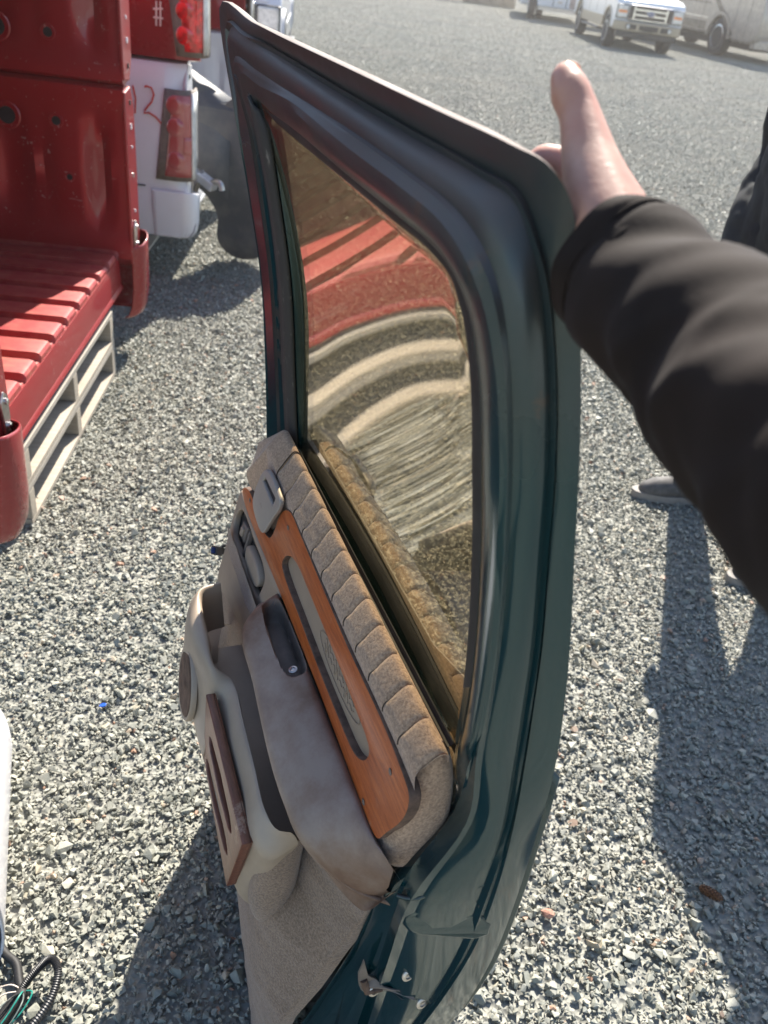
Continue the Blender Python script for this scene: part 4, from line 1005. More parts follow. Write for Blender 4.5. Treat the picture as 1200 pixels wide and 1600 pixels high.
        h = .0052 * puff - .0036 * seam; ho = .0052 * .8 - .0015 * seam
        prof = [(w_in - .001, v_in - .012), (w_in, v_in + .3 * h), (w_in + .008, v_in + .0035 + h * .8), ((w_in + w_out) / 2, (v_in + v_out) / 2 + .006 + h), (w_out - .006, v_out + .003 + h * .9), (w_out + .25 * ho, v_out - .006 + .3 * ho), (w_out + .15 * ho - f * .001, v_out - .022), ((bot_w(u) if u > .5 else .042), v_bot)]
        cols.append([up((u, w, v)) for (w, v) in [(q.x, q.y) for q in spline([(a, b, 0) for a, b in prof], 3)]])
    roll = put('tufted_roll', grid_me('tufted_roll', cols), ['cloth'], T, smooth=75)
    for sm_ in seams[:-1]:
        ci = min(range(len(us)), key=lambda q: abs(us[q] - sm_))
        put('seam_stitch', tube_me('seam_stitch', [q + Vector((0, .0004, .0006)) for q in cols[ci][3:-4]], .0009, 5), ['stitch'], roll, smooth=60)
    # rounded end of the upholstery, wrapping down behind the wood
    endp = [(.006, -.010), (-.010, -.112), (-.002, -.140), (.012, -.166), (.030, -.184), (.056, -.172), (.055, -.12), (.040, -.03), (.030, -.004), (.018, .002)]
    me = plate_me('upholstery_end', endp, [], .05, .014, lambda a, b, c: up((.045 - c * 1.15, a, b)), 5)
    put('upholstery_end', me, ['cloth'], T, smooth=60)

    # ---- wood trim with its slot, and the taupe inlay showing through
    WS = lambda v: .05 + .12 * (-v - .03)
    lay = lambda off: (lambda a, b, c: up((a, WS(b) - .012 + off + c, b)))
    wo_ = [(p[0], p[2]) for p in DD['wood']]; sl = [(p[0], p[2]) for p in DD['slot']]
    wm = plate_me('wood_trim', wo_, [sl], .0135, .0016, lay(0), 3, 3)
    for p in wm.polygons:
        if abs(p.normal.y) < .75: p.material_index = 1
    put('wood_trim', wm, ['wood', 'wood_edge'], T, smooth=35, label='orange wood trim panel with a long slot')
    inl = [(.445, -.062), (.06, -.066), (.06, -.125), (.445, -.125)]
    inlay = put('trim_inlay', plate_me('trim_inlay', inl, [], .003, .0008, lay(.0012), 1), ['greyp'], T, smooth=40)
    def scroll(pts, r=.0006): return tube_me('embossed_script', [up((a, WS(b) - .0068, b)) for a, b in pts], r, 5)
    cx, cyv = .20, -.093
    oval = [(cx + .078 * math.cos(q / 30 * 6.283) , cyv + .017 * math.sin(q / 30 * 6.283)) for q in range(31)]
    put('embossed_script', scroll(oval), ['greyp'], inlay, smooth=60)
    for r_ in range(2):
        wig = [(cx + .058 - .116 * q / 60, cyv + .004 - .009 * r_ + .006 * math.sin(q * .95 + r_) * (0.6 + .4 * math.sin(q * .31))) for q in range(61)]
        put('embossed_script', scroll(wig), ['greyp'], inlay, smooth=60)
    for p in DD['wood_screw']:
        c0 = up((p[0], WS(p[2]) + .0012, p[2]))
        s = put('wood_screw', lathe_me('wood_screw', [(0.0035, 0), (.0042, .0006), (.003, .0012), (.0014, .0006), (0, .0002)], 14, 'y'), ['darkp'], T, loc=c0, smooth=40)

    # ---- lock plate
    LS = lambda v: .054 + .10 * (-v - .02)
    lp = [(p[0], p[2]) for p in DD['lock_plate']]; ls = [(.556, -.040), (.547, -.028), (.487, -.026), (.494, -.044)]
    lpo = put('lock_plate', plate_me('lock_plate', lp, [ls], .007, .002, lambda a, b, c: up((a, LS(b) + c - .001, b)), 3, 1), ['platep'], T, smooth=40)
    put('lock_slot', plate_me('lock_slot', [(.560, -.043), (.55, -.022), (.48, -.020), (.488, -.049)], [], .002, .0004, lambda a, b, c: up((a, LS(b) + c - .0005, b)), 1), ['blackp'], lpo)
    put('lock_mark', tube_me('lock_mark', [up((.545 - .004 * math.cos(q), LS(-.07) + .0065, -.078 + .004 * q / 3)) for q in range(4)], .0007, 5), ['greyp2'], lpo)

    # ---- switch bezel, recess, window switch and inner handle
    BS = lambda v: .062 + .25 * (-v - .147)
    bz = [(p[0], p[2]) for p in DD['bezel']]; rc = [(p[0], p[2]) for p in DD['recess']]
    blay = lambda off: (lambda a, b, c: up((a, BS(b) - .010 + off + c, b)))
    bo = put('switch_bezel', plate_me('switch_bezel', bz, [rc], .012, .003, blay(0), 3, 3), ['greyp'], T, smooth=40)
    cxr = sum(a for a, b in rc) / len(rc); cyr = sum(b for a, b in rc) / len(rc)
    bigrc = [(cxr + (a - cxr) * 1.06, cyr + (b - cyr) * 1.12) for a, b in rc]
    put('recess', plate_me('recess', bigrc, [], .003, .001, blay(-.003), 3), ['blackp'], bo, smooth=40)
    rx0, rx1 = min(a for a, b in rc), max(a for a, b in rc); ry0, ry1 = min(b for a, b in rc), max(b for a, b in rc)
    rq = lambda fx, fy: (rx1 - (rx1 - rx0) * fx, ry1 - (ry1 - ry0) * fy)
    put('window_switch', plate_me('window_switch', [rq(.14, .35), rq(.30, .25), rq(.30, .72), rq(.16, .75)], [], .007, .002, blay(.0), 1), ['darkp'], bo, smooth=40)
    put('switch_pad', plate_me('switch_pad', [rq(.18, .42), rq(.25, .38), rq(.25, .62), rq(.19, .66)], [], .006, .002, blay(.005), 1), ['greyp'], bo, smooth=40)
    put('divider', plate_me('divider', [rq(.36, .18), rq(.39, .18), rq(.41, .95), rq(.37, .93)], [], .009, .0015, blay(.0), 1), ['darkp'], bo, smooth=40)
    put('latch_lever', plate_me('latch_lever', [rq(.46, .45), rq(.52, .36), rq(.90, .42), rq(.93, .62), rq(.86, .80), rq(.50, .76)], [], .013, .003, blay(.0), 3), ['greyp'], bo, smooth=40, label='grey inner door handle in its dark recess')

    # ---- armrest with pull cup
    ai = resample(spline([up(p) for p in DD['arm_in']], 6), 180); an = resample(spline([up(p) for p in DD['arm_nose']], 6), 180)
    cupc = [(p[0], p[1]) for p in DD['cup']]
    def inside(poly, x, y):
        c = False; j = len(poly) - 1
        for i in range(len(poly)):
            if ((poly[i][1] > y) != (poly[j][1] > y)) and x < (poly[j][0] - poly[i][0]) * (y - poly[i][1]) / (poly[j][1] - poly[i][1]) + poly[i][0]: c = not c
            j = i
        return c
    cols = []; NS = 90
    for i, (a, b) in enumerate(zip(ai, an)):
        f = min(1, min(i, 179 - i) / 14); f = math.sin(f * math.pi / 2)
        wd = (b - a)
        crown = .010 * f
        prof = [a + Vector((0, -.012, -.03)), a + Vector((0, 0, -.004)), a.lerp(b, .12) + Vector((0, 0, crown * .7)), a.lerp(b, .5) + Vector((0, 0, crown * 1.25)), a.lerp(b, .82) + Vector((0, 0, crown)), b + Vector((0, .001, .002)), b + Vector((0, -.004, -.016 * f - .004)), b + Vector((0, -.014, -.032 * f - .006)), b.lerp(a, .35) + Vector((0, -.004, -.06 * f - .02))]
        cols.append(resample(spline(prof, 6), NS))
    fcs = []; mi = []
    vs = []
    incup = []
    for i, r in enumerate(cols):
        for j, p in enumerate(r):
            # oblique pull cup: x along the door, and how far out over the armrest
            tt = (p.y - .064) / .07
            cu_ = ((p.x - .335) / .074); cv_ = ((p.y - (.0815)) / .0170)
            d = (abs(cu_) ** 3.2 + abs(cv_) ** 3.2) ** (1 / 3.2)
            ok_ = 8 < j < 62
            ins_ = (d < .97 and ok_)
            incup.append(ins_)
            dep = min(1, max(0, (1.06 - d) / .22)) if ok_ else 0
            dep = dep * dep * (3 - 2 * dep)
            vs.append(p + Vector((0, -.003 * dep, -.036 * dep)))
    for i in range(len(cols) - 1):
        for j in range(NS - 1):
            q = (i * NS + j, i * NS + j + 1, (i + 1) * NS + j + 1, (i + 1) * NS + j)
            fcs.append(q); mi.append(1 if sum(incup[k] for k in q) >= 1 else 0)
    me = mesh('armrest', vs, fcs)
    for pl, m in zip(me.polygons, mi): pl.material_index = m
    arm = put('armrest', me, ['vinyl', 'darkp'], T, smooth=55, label='worn padded taupe armrest with pull cup')
    put('cup_screw', lathe_me('cup_screw', [(.006, 0), (.006, .0015), (.0035, .002), (.0025, .0008), (0, .0004)], 16, 'z'), ['steel'], arm, loc=up((.285, .0805, -.1615)), rot=(R(-18), 0, 0), smooth=40)
    pip = [p + Vector((0, -.012, -.030)) for p in an[44:]]
    put('armrest_piping', tube_me('armrest_piping', pip, .0035, 8), ['vinyl'], arm, smooth=60)

    # ---- carpeted lower panel
    cr_ = [(-.22, .004, .038), (-.25, .006, .052), (-.32, .019, .063), (-.40, .030, .085), (-.48, .033, .112), (-.545, .036, .142), (-.62, .045, .150), (-.72, .075, .150), (-.82, .10, .145)]
    fl_ = [(-.22, .088), (-.32, .092), (-.38, .105), (-.43, .148), (-.5, .160), (-.56, .166), (-.62, .160), (-.72, .152), (-.82, .145)]
    def itp(tab, v, k):
        for a, b in zip(tab[:-1], tab[1:]):
            if b[0] <= v <= a[0]:
                t = (v - a[0]) / (b[0] - a[0]); return a[k] + (b[k] - a[k]) * t
        return tab[-1][k] if v < tab[-1][0] else tab[0][k]
    rows = []
    for i in range(80):
        v = -.20 - .625 * i / 79
        ue, we, wf = itp(cr_, v, 1), itp(cr_, v, 2), itp(fl_, v, 1)
        row = [up((ue - .002, we - .02, v)), up((ue - .001, we - .006, v))]
        for j in range(48):
            u = ue + (.675 - ue) * (j / 47) ** 1.6
            t = min(1, (u - ue) / .12); t = math.sin(t * math.pi / 2)
            w = we + (wf - we) * t
            if v < -.40: w -= .055 * max(0, (u - .16) / .5)
            row.append(up((u, w + .0022 * mnoise.noise((u * 60, v * 60, 1)), v + .0012 * mnoise.noise((u * 90, v * 40, 5)))))
        rows.append(row)
    put('lower_carpet', grid_me('lower_carpet', rows), ['carpet'], T, smooth=80)
    # carpeted swelling below the map pocket
    rows = []
    for i in range(20):
        t = i / 19; v = -.275 - .20 * t
        r0 = .03 * math.sqrt(max(0, 1 - max(0, (t - .55) / .45) ** 2))
        row = []
        for j in range(17):
            a = -math.pi * .58 + math.pi * 1.1 * j / 16
            row.append(up((.137 - .02 + -r0 * math.cos(a) * .9 + .02, .128 + r0 * math.sin(a) * 1.05 + .012 * t, v)))
        rows.append(row)
    put('pocket_heel', grid_me('pocket_heel', rows), ['carpet'], T, smooth=80)

    # ---- map pocket with speaker and wooden grille
    Pi = [up(p) for p in DD['pocket_in']]; Po = [up(p) for p in DD['pocket_out']]; Pf = [up(p) for p in DD['pocket_face']]
    def sm(P): return resample(spline(P, 5), 70)
    si, so, sf_ = sm(Pi), sm(Po), sm(Pf)
    rows = []
    for q_, (a, b, c) in enumerate(zip(si, so, sf_)):
        g = min(1, (69 - q_) / 9)
        inn = a + Vector((0, -.006, -.015 - .07 * g))
        low = c + Vector((.0, -.003 - .011 * g, -.004 - .041 * g)); under = c + Vector((0, -.012 - .038 * g, -.006 - .049 * g))
        mid = a.lerp(b, .5) + Vector((0, 0, .004))
        prof = [inn, a.lerp(inn, .5), a + Vector((0, 0, -.002)), mid, b + Vector((0, 0, -.001)), b.lerp(c, .25) + Vector((0, .002, 0)), b.lerp(c, .6) + Vector((0, .003, 0)), c, low, under]
        rows.append(spline(prof, 3))
    pk = put('map_pocket', grid_me('map_pocket', rows), ['greyp2'], T, smooth=60)
    flo = [[up((.16 + .36 * i / 12, .09 + (.050 + .02 * max(0, i - 6) / 6) * j / 4, -.33)) for j in range(5)] for i in range(13)]
    put('pocket_floor', grid_me('pocket_floor', flo), ['greyp2'], pk, smooth=40)
    sp = up((.432, .1975, -.305))
    rr = Matrix.Rotation(R(7), 4, 'X')
    put('speaker_ring', lathe_me('speaker_ring', [(.056, -.006), (.056, .000), (.054, .0025), (.050, .0015), (.047, -.006)], 36, 'y'), ['greyp2'], pk, loc=sp, rot=(R(8), 0, R(-2)), smooth=50)
    put('speaker_cone', lathe_me('speaker_cone', [(.049, .002), (.044, .0035), (.03, .002), (.012, .001), (.008, .0035), (0, .004)], 36, 'y'), ['wood_edge'], pk, loc=sp, rot=(R(8), 0, R(-2)), smooth=50)
    # grille board: plane through its corners
    G = [up(p) for p in DD['grille']]
    o0 = G[0]; ex = (G[3] - G[0]).normalized(); nn = ex.cross(G[5] - G[0]).normalized()
    if nn.y < 0: nn = -nn
    ey = nn.cross(ex).normalized()
    g2 = [((p - o0).dot(ex), (p - o0).dot(ey)) for p in (G[0], G[3], G[4], G[5], G[8], G[9])]
    sgn = 1 if g2[3][1] > 0 else -1
    def gp(a, b): return (a, sgn * b)
    ln_ = g2[1][0]; ht = abs(g2[3][1])
    slots = []
    for q in (.30, .66):
        y0, y1 = ht * (q - .085), ht * (q + .085)
        slots.append([gp(.055, y0), gp(.04, (y0 + y1) / 2), gp(.055, y1), gp(ln_ * .75, y1), gp(ln_ * .82, (y0 + y1) / 2), gp(ln_ * .75, y0)])
    ol = [g2[0], g2[1], g2[3], g2[4]]
    lay2 = lambda a, b, c: o0 + ex * a + ey * b + nn * (c - .001)
    gr = put('wood_grille', plate_me('wood_grille', ol, slots, .014, .002, lay2, 1, 2), ['wood_dark'], T, smooth=35, label='reddish brown slotted wooden grille on the pocket')
    put('grille_backing', plate_me('grille_backing', ol, [], .002, .0004, lambda a, b, c: o0 + ex * a + ey * b + nn * (c + .001), 1), ['wood_edge'], gr)

    # ---- latch area on the rear shut face
    def sface(y, v, off=.0):   # point on the rear shut face from the loft rows
        best = None
        for a, b in (('A', 'C'), ('C', 'D'), ('X', 'A')):
            for i in range(18 * SUB, n):
                for t in (0, .1, .2, .3, .4, .5, .6, .7, .8, .9, 1):
                    p = curves[a][i].lerp(curves[b][i], t); d = (p.y - y) ** 2 + (p.z - BELT - v) ** 2
                    if best is None or d < best[0]: best = (d, p)
        p = best[1].copy(); p.x -= off; return p
    for p in ((0, .015, -.386), (0, -.012, -.459), (0, .031, -.463)):
        c0 = sface(p[1], p[2], .003)
        s = put('latch_screw', lathe_me('latch_screw', [(.0085, 0), (.0085, .0016), (.0065, .0028), (.0045, .0030), (.0040, .0012), (.0022, .0010), (.0018, .0022), (0, .0022)], 22, 'x'), ['steel'], T, loc=c0, rot=(0, R(-18), R(180 + 6)), smooth=35)
    lt = [(p[1], p[2]) for p in DD['latch']]
    slot = [(.058, -.37), (.059, -.412), (.053, -.45), (.043, -.477), (.037, -.466), (.032, -.455), (.014, -.457), (-.004, -.465), (-.011, -.454), (-.001, -.446), (.016, -.445), (.034, -.436), (.046, -.419)]
    ax = lambda yy, vv: sface(yy, vv, .0).x
    put('latch_slot', plate_me('latch_slot', slot, [], .003, .0008, lambda a, b, c: Vector((sface(a, b).x - c, a, b + BELT)), 2), ['darkp'], T, smooth=40)
    put('latch_claw', tube_me('latch_claw', [Vector((sface(.050, -.43).x - .002, .050, -.432 + BELT)), Vector((sface(.043, -.456).x - .004, .043, -.458 + BELT)), Vector((sface(.026, -.45).x - .004, .026, -.451 + BELT))], [.005, .006, .003], 8), ['wood_edge'], T, smooth=60)
    led = [(.036, -.254), (.027, -.230), (-.011, -.234), (-.052, -.241), (-.064, -.276), (-.019, -.280), (.014, -.277)]
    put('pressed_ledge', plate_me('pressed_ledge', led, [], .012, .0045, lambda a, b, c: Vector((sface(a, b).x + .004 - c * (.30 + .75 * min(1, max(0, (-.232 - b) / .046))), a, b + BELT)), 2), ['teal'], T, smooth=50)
    fold = [(.045, -.205), (.02, -.196), (-.01, -.186), (-.04, -.170)]
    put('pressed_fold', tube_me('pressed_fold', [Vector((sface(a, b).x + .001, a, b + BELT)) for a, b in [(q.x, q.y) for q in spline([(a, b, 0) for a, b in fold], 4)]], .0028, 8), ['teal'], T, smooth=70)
    hc = sface(-.047, -.208, .0015)
    put('bolt_hole', cyl_me('bolt_hole', .006, .0015, 16, 'x'), ['black'], T, loc=hc)
    # wiring plug on the front edge
    cw = up((.705, .10, -.275))
    pg = put('wiring_plug', from_bm('wiring_plug', (lambda b: (bm_box(b, (-.012, -.006, -.008), (.012, .006, .008)), bm_box(b, (-.010, -.014, -.006), (.002, -.006, .006)), b)[2])(bmesh.new())), ['blackp'], T, loc=cw, rot=(R(20), R(30), R(15)), bevel=.001)
    put('wiring_lead', tube_me('wiring_lead', spline([up((.69, .06, -.29)), up((.70, .085, -.262)), cw], 6), .003, 7), ['black'], T, smooth=60)
    put('plug_tab', from_bm('plug_tab', (lambda b: (bm_box(b, (-.006, .006, -.005), (.006, .009, .005)), b)[1])(bmesh.new())), ['lensblue'], pg)
build_door()

# ------------------------------------------------------------------ people
def bystander():
    t = thing('person', 'person in a charcoal jacket and grey shoes standing beyond the outstretched sleeve', 'person', (1.06, 2.41, 0))
    f = Vector((-.86, -.51, 0)); r = Vector((-.51, .86, 0))      # facing, own right
    def P(a, b, z): return r * a + f * b + Vector((0, 0, z))      # a to own right, b forward
    fl = Vector((-1.08 + 1.12 - .09, 0, 0))
    # feet in world offsets
    F1 = Vector((.945 - 1.12, 2.60 - 2.40, 0)); F2 = Vector((1.20 - 1.12, 2.20 - 2.40, 0))
    toe1 = Vector((-1, -.10, 0)).normalized(); toe2 = Vector((-.93, -.36, 0)).normalized()
    F1 += Vector((.175, -.02, 0)); F2 += Vector((.13, -.02, 0))
    hip1, hip2 = P(.10, 0, .92), P(-.10, 0, .92)
    k1 = F1.lerp(hip1, .52) + Vector((-.01, -.01, 0)); k1.z = .50
    k2 = F2.lerp(hip2, .52) + Vector((-.01, -.01, 0)); k2.z = .50
    a1, a2 = F1 + Vector((0, 0, .09)), F2 + Vector((0, 0, .09))
    # bare body: head, neck, hands share one continuous figure
    hd = P(0, .03, 1.66)
    chains = [[(P(0, 0, 1.0), .13), (P(0, 0, 1.18), .125), (P(0, -.01, 1.38), .13)], [(P(0, -.01, 1.42), .062), (P(0, .01, 1.55), .056)],
              [(P(.12, -.01, 1.40), .06), (P(.19, -.015, 1.39), .056), (P(.252, -.09, 1.13), .040), (P(.215, .02, .99), .032)], [(P(-.12, -.01, 1.40), .06), (P(-.19, -.015, 1.39), .056), (P(-.252, -.09, 1.13), .040), (P(-.215, .02, .99), .032)],
              [(P(.215, .02, .99), .030), (P(.185, .06, .93), .034), (P(.165, .07, .88), .022)], [(P(-.215, .02, .99), .030), (P(-.185, .06, .93), .034), (P(-.165, .07, .88), .022)],
              [(hip1, .09), (k1, .058), (a1, .038)], [(hip2, .09), (k2, .058), (a2, .038)]]
    extra = [(hd, .1, (.80, .80, 1.12)), (P(0, .075, 1.60), .06, (.8, .8, .85)), (P(0, .118, 1.645), .017, (.8, .9, 1.3)), (P(0, .105, 1.615), .018, (1, 1, .8)), (P(.082, .01, 1.645), .022, (.6, .9, 1.4)), (P(-.082, .01, 1.645), .022, (.6, .9, 1.4))]
    skin_obj('body', blobs_me('body', chains, extra), 'skin', t, .011, 6)
    for s in (-1, 1):
        e = put('eye', lathe_me('eye', [(.0, .011), (.006, .009), (.0105, 0), (.006, -.009), (0, -.011)], 14), ['lensclear'], t, loc=P(s * .032, .092, 1.675), smooth=80)
        put('iris', lathe_me('iris', [(.0, .004), (.004, .003), (.005, 0), (0, -.001)], 12), ['black'], e, loc=f * .009, rot=(0, R(90), math.atan2(f.y, f.x)))
    hb = blobs_me('hair', [[(P(0, -.03, 1.73), .088), (P(0, -.055, 1.64), .082)], [(P(.05, .03, 1.75), .045), (P(-.05, .03, 1.75), .045)]])
    skin_obj('hair', hb, 'hair', t, .012, 4)
    # jacket: torso and both sleeves as one garment
    ch = [[(P(0, -.005, .99), .155), (P(0, .01, 1.10), .160), (P(0, .0, 1.30), .165), (P(0, -.01, 1.42), .12)],
          [(P(.09, 0, .97), .118), (P(.11, 0, 1.2), .112), (P(.11, -.01, 1.38), .095)], [(P(-.09, 0, .97), .118), (P(-.11, 0, 1.2), .112), (P(-.11, -.01, 1.38), .095)],
          [(P(.13, -.01, 1.405), .082), (P(.22, -.015, 1.40), .084), (P(.26, -.06, 1.26), .066), (P(.262, -.10, 1.13), .062), (P(.25, -.03, 1.045), .056), (P(.222, .02, .995), .052), (P(.19, .06, .93), .050), (P(.165, .07, .88), .05)],
          [(P(-.13, -.01, 1.405), .082), (P(-.20, -.015, 1.385), .078), (P(-.25, -.06, 1.24), .066), (P(-.262, -.10, 1.12), .062), (P(-.25, -.03, 1.045), .056), (P(-.222, .02, .995), .052), (P(-.19, .06, .93), .050), (P(-.165, .07, .88), .05)],
          [(P(0, -.03, 1.47), .078), (P(0, -.06, 1.50), .07)]]
    for s in (1, -1):   # wrinkles at the elbow and cuff
        for a, b, z, q in ((.285, -.08, 1.085, .030), (.272, -.035, 1.06, .034), (.25, -.01, 1.025, .040), (.238, .005, .99, .042)):
            ch.append([(P(s * a, b, z), q), (P(s * (a - .05), b + .05, z - .02), q)])
    jk = skin_obj('jacket', blobs_me('jacket', ch), 'hoodie', t, .010, 3, .5)
    tx = bpy.data.textures.new('folds', 'CLOUDS'); tx.noise_scale = .07
    dm = jk.modifiers.new('folds', 'DISPLACE'); dm.texture = tx; dm.strength = .018; dm.mid_level = .5; dm.texture_coords = 'LOCAL'
    tr = blobs_me('trousers', [[(P(.08, 0, .97), .12), (hip1 - Vector((0, 0, .08)), .105), (k1, .078), (a1 + Vector((0, 0, .02)), .066)], [(P(-.08, 0, .97), .12), (hip2 - Vector((0, 0, .08)), .105), (k2, .078), (a2 + Vector((0, 0, .02)), .066)]])
    skin_obj('trousers', tr, 'jeans', t, .011, 4)
    for F_, d in ((F1, toe1), (F2, toe2)):
        sx = Vector((-d.y, d.x, 0))
        pts = [(-.045, .036, .050), (.0, .039, .054), (.06, .043, .047), (.11, .043, .038), (.145, .034, .030)]
        sh = blobs_me('shoe', [[(F_ + d * a + Vector((0, 0, h)), w_) for a, w_, h in pts], [(F_ + d * -.05 + Vector((0, 0, .07)), .042), (F_ + d * .0 + Vector((0, 0, .085)), .040)]])
        so = skin_obj('shoe', sh, 'shoe', t, .007, 4)
        out = []
        for k in range(20):
            a = 2 * math.pi * k / 20; ca, sa = math.cos(a), math.sin(a)
            out.append((F_ + d * (.058 + .142 * ca) + sx * ((.043 + .006 * ca) * sa)))
        rows = [[Vector((p.x, p.y, z)) for p in out] for z in (.002, .012, .022, .028)]
        put('sole', grid_me('sole', rows, True, True), ['shoe_sole'], so, smooth=50)
        for k in range(4):
            c0 = F_ + d * (.035 + .024 * k) + Vector((0, 0, .094 - .011 * k))
            put('lace', tube_me('lace', spline([c0 - sx * .026 - Vector((0, 0, .012)), c0, c0 + sx * .026 - Vector((0, 0, .012))], 5), .0028, 6), ['shoe_sole'], so, smooth=60)
bystander()

def holder():
    t = thing('person', 'outstretched arm in dark brown sleeve, thumb up, holding the top corner of the green door', 'person', (.12, .46, 1.36))
    O = Vector((.12, .46, 1.36))
    V = lambda x, y, z: Vector((x, y, z)) - O
    wr = V(.1165, .474, 1.371); el = V(.165, .26, 1.345) + (cr * .55 + cu * .83) * .0125
    # palm seen edge on, thumb standing up, fingers wrapped forward along the far face of the door
    cmc = V(.1075, .498, 1.385); mcp = V(.0945, .530, 1.412); ip = V(.0800, .551, 1.4335); tip = V(.0715, .565, 1.4495)
    ch = [[(el, .030), (wr + Vector((.010, -.05, -.001)), .0275), (wr, .0255), (V(.1115, .500, 1.372), .0265)],
          [(wr, .024), (cmc + (cr * -.004), .0240), (mcp + (cr * -.0035), .0172), (ip + Vector((0.002, 0, 0)), .0126), (ip.lerp(tip, .55), .0128), (tip, .0098)],
          [(V(.118, .490, 1.366), .021), (V(.1125, .535, 1.374), .0165), (V(.104, .560, 1.384), .0125)],
          [(V(.122, .488, 1.356), .020), (V(.120, .530, 1.356), .0165), (V(.1145, .560, 1.362), .0125)],
          [(V(.124, .486, 1.346), .019), (V(.1255, .528, 1.338), .0155), (V(.1215, .556, 1.340), .0120)],
          [(V(.1245, .484, 1.338), .018), (V(.1290, .522, 1.322), .014), (V(.1265, .548, 1.320), .0110)],
          [(V(.115, .505, 1.386), .018), (mcp, .0125)],
          [(wr, .022), (V(.1112, .5075, 1.3953), .0135), (V(.1048, .5181, 1.4039), .0118), (V(.0936, .5331, 1.4173), .0112), (ip, .0095)],
          # index, middle, ring, little
          [(V(.104, .560, 1.384), .0112), (V(.0880, .590, 1.3975), .0118), (V(.0740, .600, 1.3965), .0112), (V(.0640, .602, 1.3890), .0095)],
          [(V(.1145, .560, 1.362), .0112), (V(.0985, .600, 1.364), .0098), (V(.0850, .622, 1.360), .0090), (V(.0750, .634, 1.355), .0078)],
          [(V(.1215, .556, 1.340), .0108), (V(.1060, .598, 1.338), .0094), (V(.0920, .620, 1.334), .0086), (V(.0820, .632, 1.330), .0076)],
          [(V(.1265, .548, 1.320), .0098), (V(.1130, .584, 1.315), .0084), (V(.1020, .604, 1.311), .0076), (V(.0940, .614, 1.308), .0066)]]
    body = skin_obj('hand', blobs_me('hand', ch), 'skin', t, .0026, 7, .6)
    # thumbnail on the far side of the thumb tip
    nl = put('thumbnail', plate_me('thumbnail', [(-.006, -.007), (.006, -.007), (.0062, .003), (.004, .0075), (-.004, .0075), (-.0062, .003)], [], .0012, .0005, lambda a, b, c: Vector((a, b, c - a * a * 22)), 3), ['skin'], body)
    nl.location = tip + Vector((.0035, .0072, .001)); nl.rotation_euler = (R(-62), 0, R(-30))
    # sleeve: tube along the forearm with folds
    path = [V(.1035, .4630, 1.3615), V(.1180, .4300, 1.3570), V(.1325, .3962, 1.3549), V(.1460, .3570, 1.3510), V(.1558, .3197, 1.3483), V(.1700, .270, 1.3460), V(.1800, .215, 1.3480), V(.1900, .150, 1.3600), V(.2100, .060, 1.3800), V(.2350, -.040, 1.4000), V(.2450, -.110, 1.41)]
    rad = [.0485, .0505, .0545, .0580, .0620, .0665, .070, .072, .076, .084, .088]
    path = [p + (cr * .55 + cu * .83) * (.20 * q) for p, q in zip(path, rad)]; rad = [q * .80 for q in rad]
    pts = spline(path, 12); N_ = len(pts)
    rr = [Vector((r_, 0, 0)) for r_ in rad]; rs = [v.x for v in spline(rr, 12)]
    rows = []; up_ = Vector((0, 0, 1)); px_ = None
    ax0 = (pts[6] - pts[0]).normalized()
    cn = (Vector((.0, 1, 0)))
    for i, p in enumerate(pts):
        tg = (pts[min(i + 1, N_ - 1)] - pts[max(i - 1, 0)]).normalized()
        x = tg.cross(up_) if px_ is None else px_ - tg * px_.dot(tg)
        x.normalize(); px_ = x; y = x.cross(tg) * -1
        row = []
        for k in range(56):
            a = 2 * math.pi * k / 56
            dn = x * math.cos(a) + y * math.sin(a)
            L_ = i / 12.0
            fold = .0040 * mnoise.noise((L_ * 1.3 + math.cos(a) * .8, math.sin(a) * 1.3, 3)) * 2
            # long oblique folds
            ph = L_ * 2.4 + 1.6 * math.sin(a + .7)
            fold += .0018 * max(0, math.sin(ph * 2.1)) ** 3 * min(1, max(0, L_ - 1.2)) * (0.5 + .5 * math.sin(a * 1 + 1.0))
            ph2 = L_ * 1.7 - 1.9 * math.sin(a - .4)
            fold += .0012 * max(0, math.sin(ph2 * 2.6 + 1)) ** 4 * min(1, max(0, L_ - 1.6))
            hem = -.0016 if 4 <= i <= 5 else 0
            row.append(p + dn * (rs[i] + fold + hem))
        rows.append(row)
    # turn the hem inwards
    c0 = pts[0]
    inner = [[c0 + (q - c0) * .94 + (pts[3] - pts[0]) * .05 for q in rows[0]], [c0 + (q - c0) * .92 + (pts[8] - pts[0]) for q in rows[0]]]
    me = grid_me('sleeve', [inner[1], inner[0]] + rows, True)
    put('sleeve', me, ['sleeve'], t, smooth=80)
    bt = put('cuff_seam', tube_me('cuff_seam', [q + (q - pts[4]).normalized() * .0006 for q in rows[4]] + [rows[4][0]], .0008, 5), ['sleeve'], t, smooth=60)
    # shoulder end closed so the arm reads as a body from other sides
    capr = [rows[-1], [pts[-1] + (q - pts[-1]) * .55 + (pts[-1] - pts[-3]).normalized() * .05 for q in rows[-1]], [pts[-1] + (q - pts[-1]) * .05 + (pts[-1] - pts[-3]).normalized() * .065 for q in rows[-1]]]
    put('shoulder', grid_me('shoulder', capr, True), ['sleeve'], t, smooth=80)
holder()

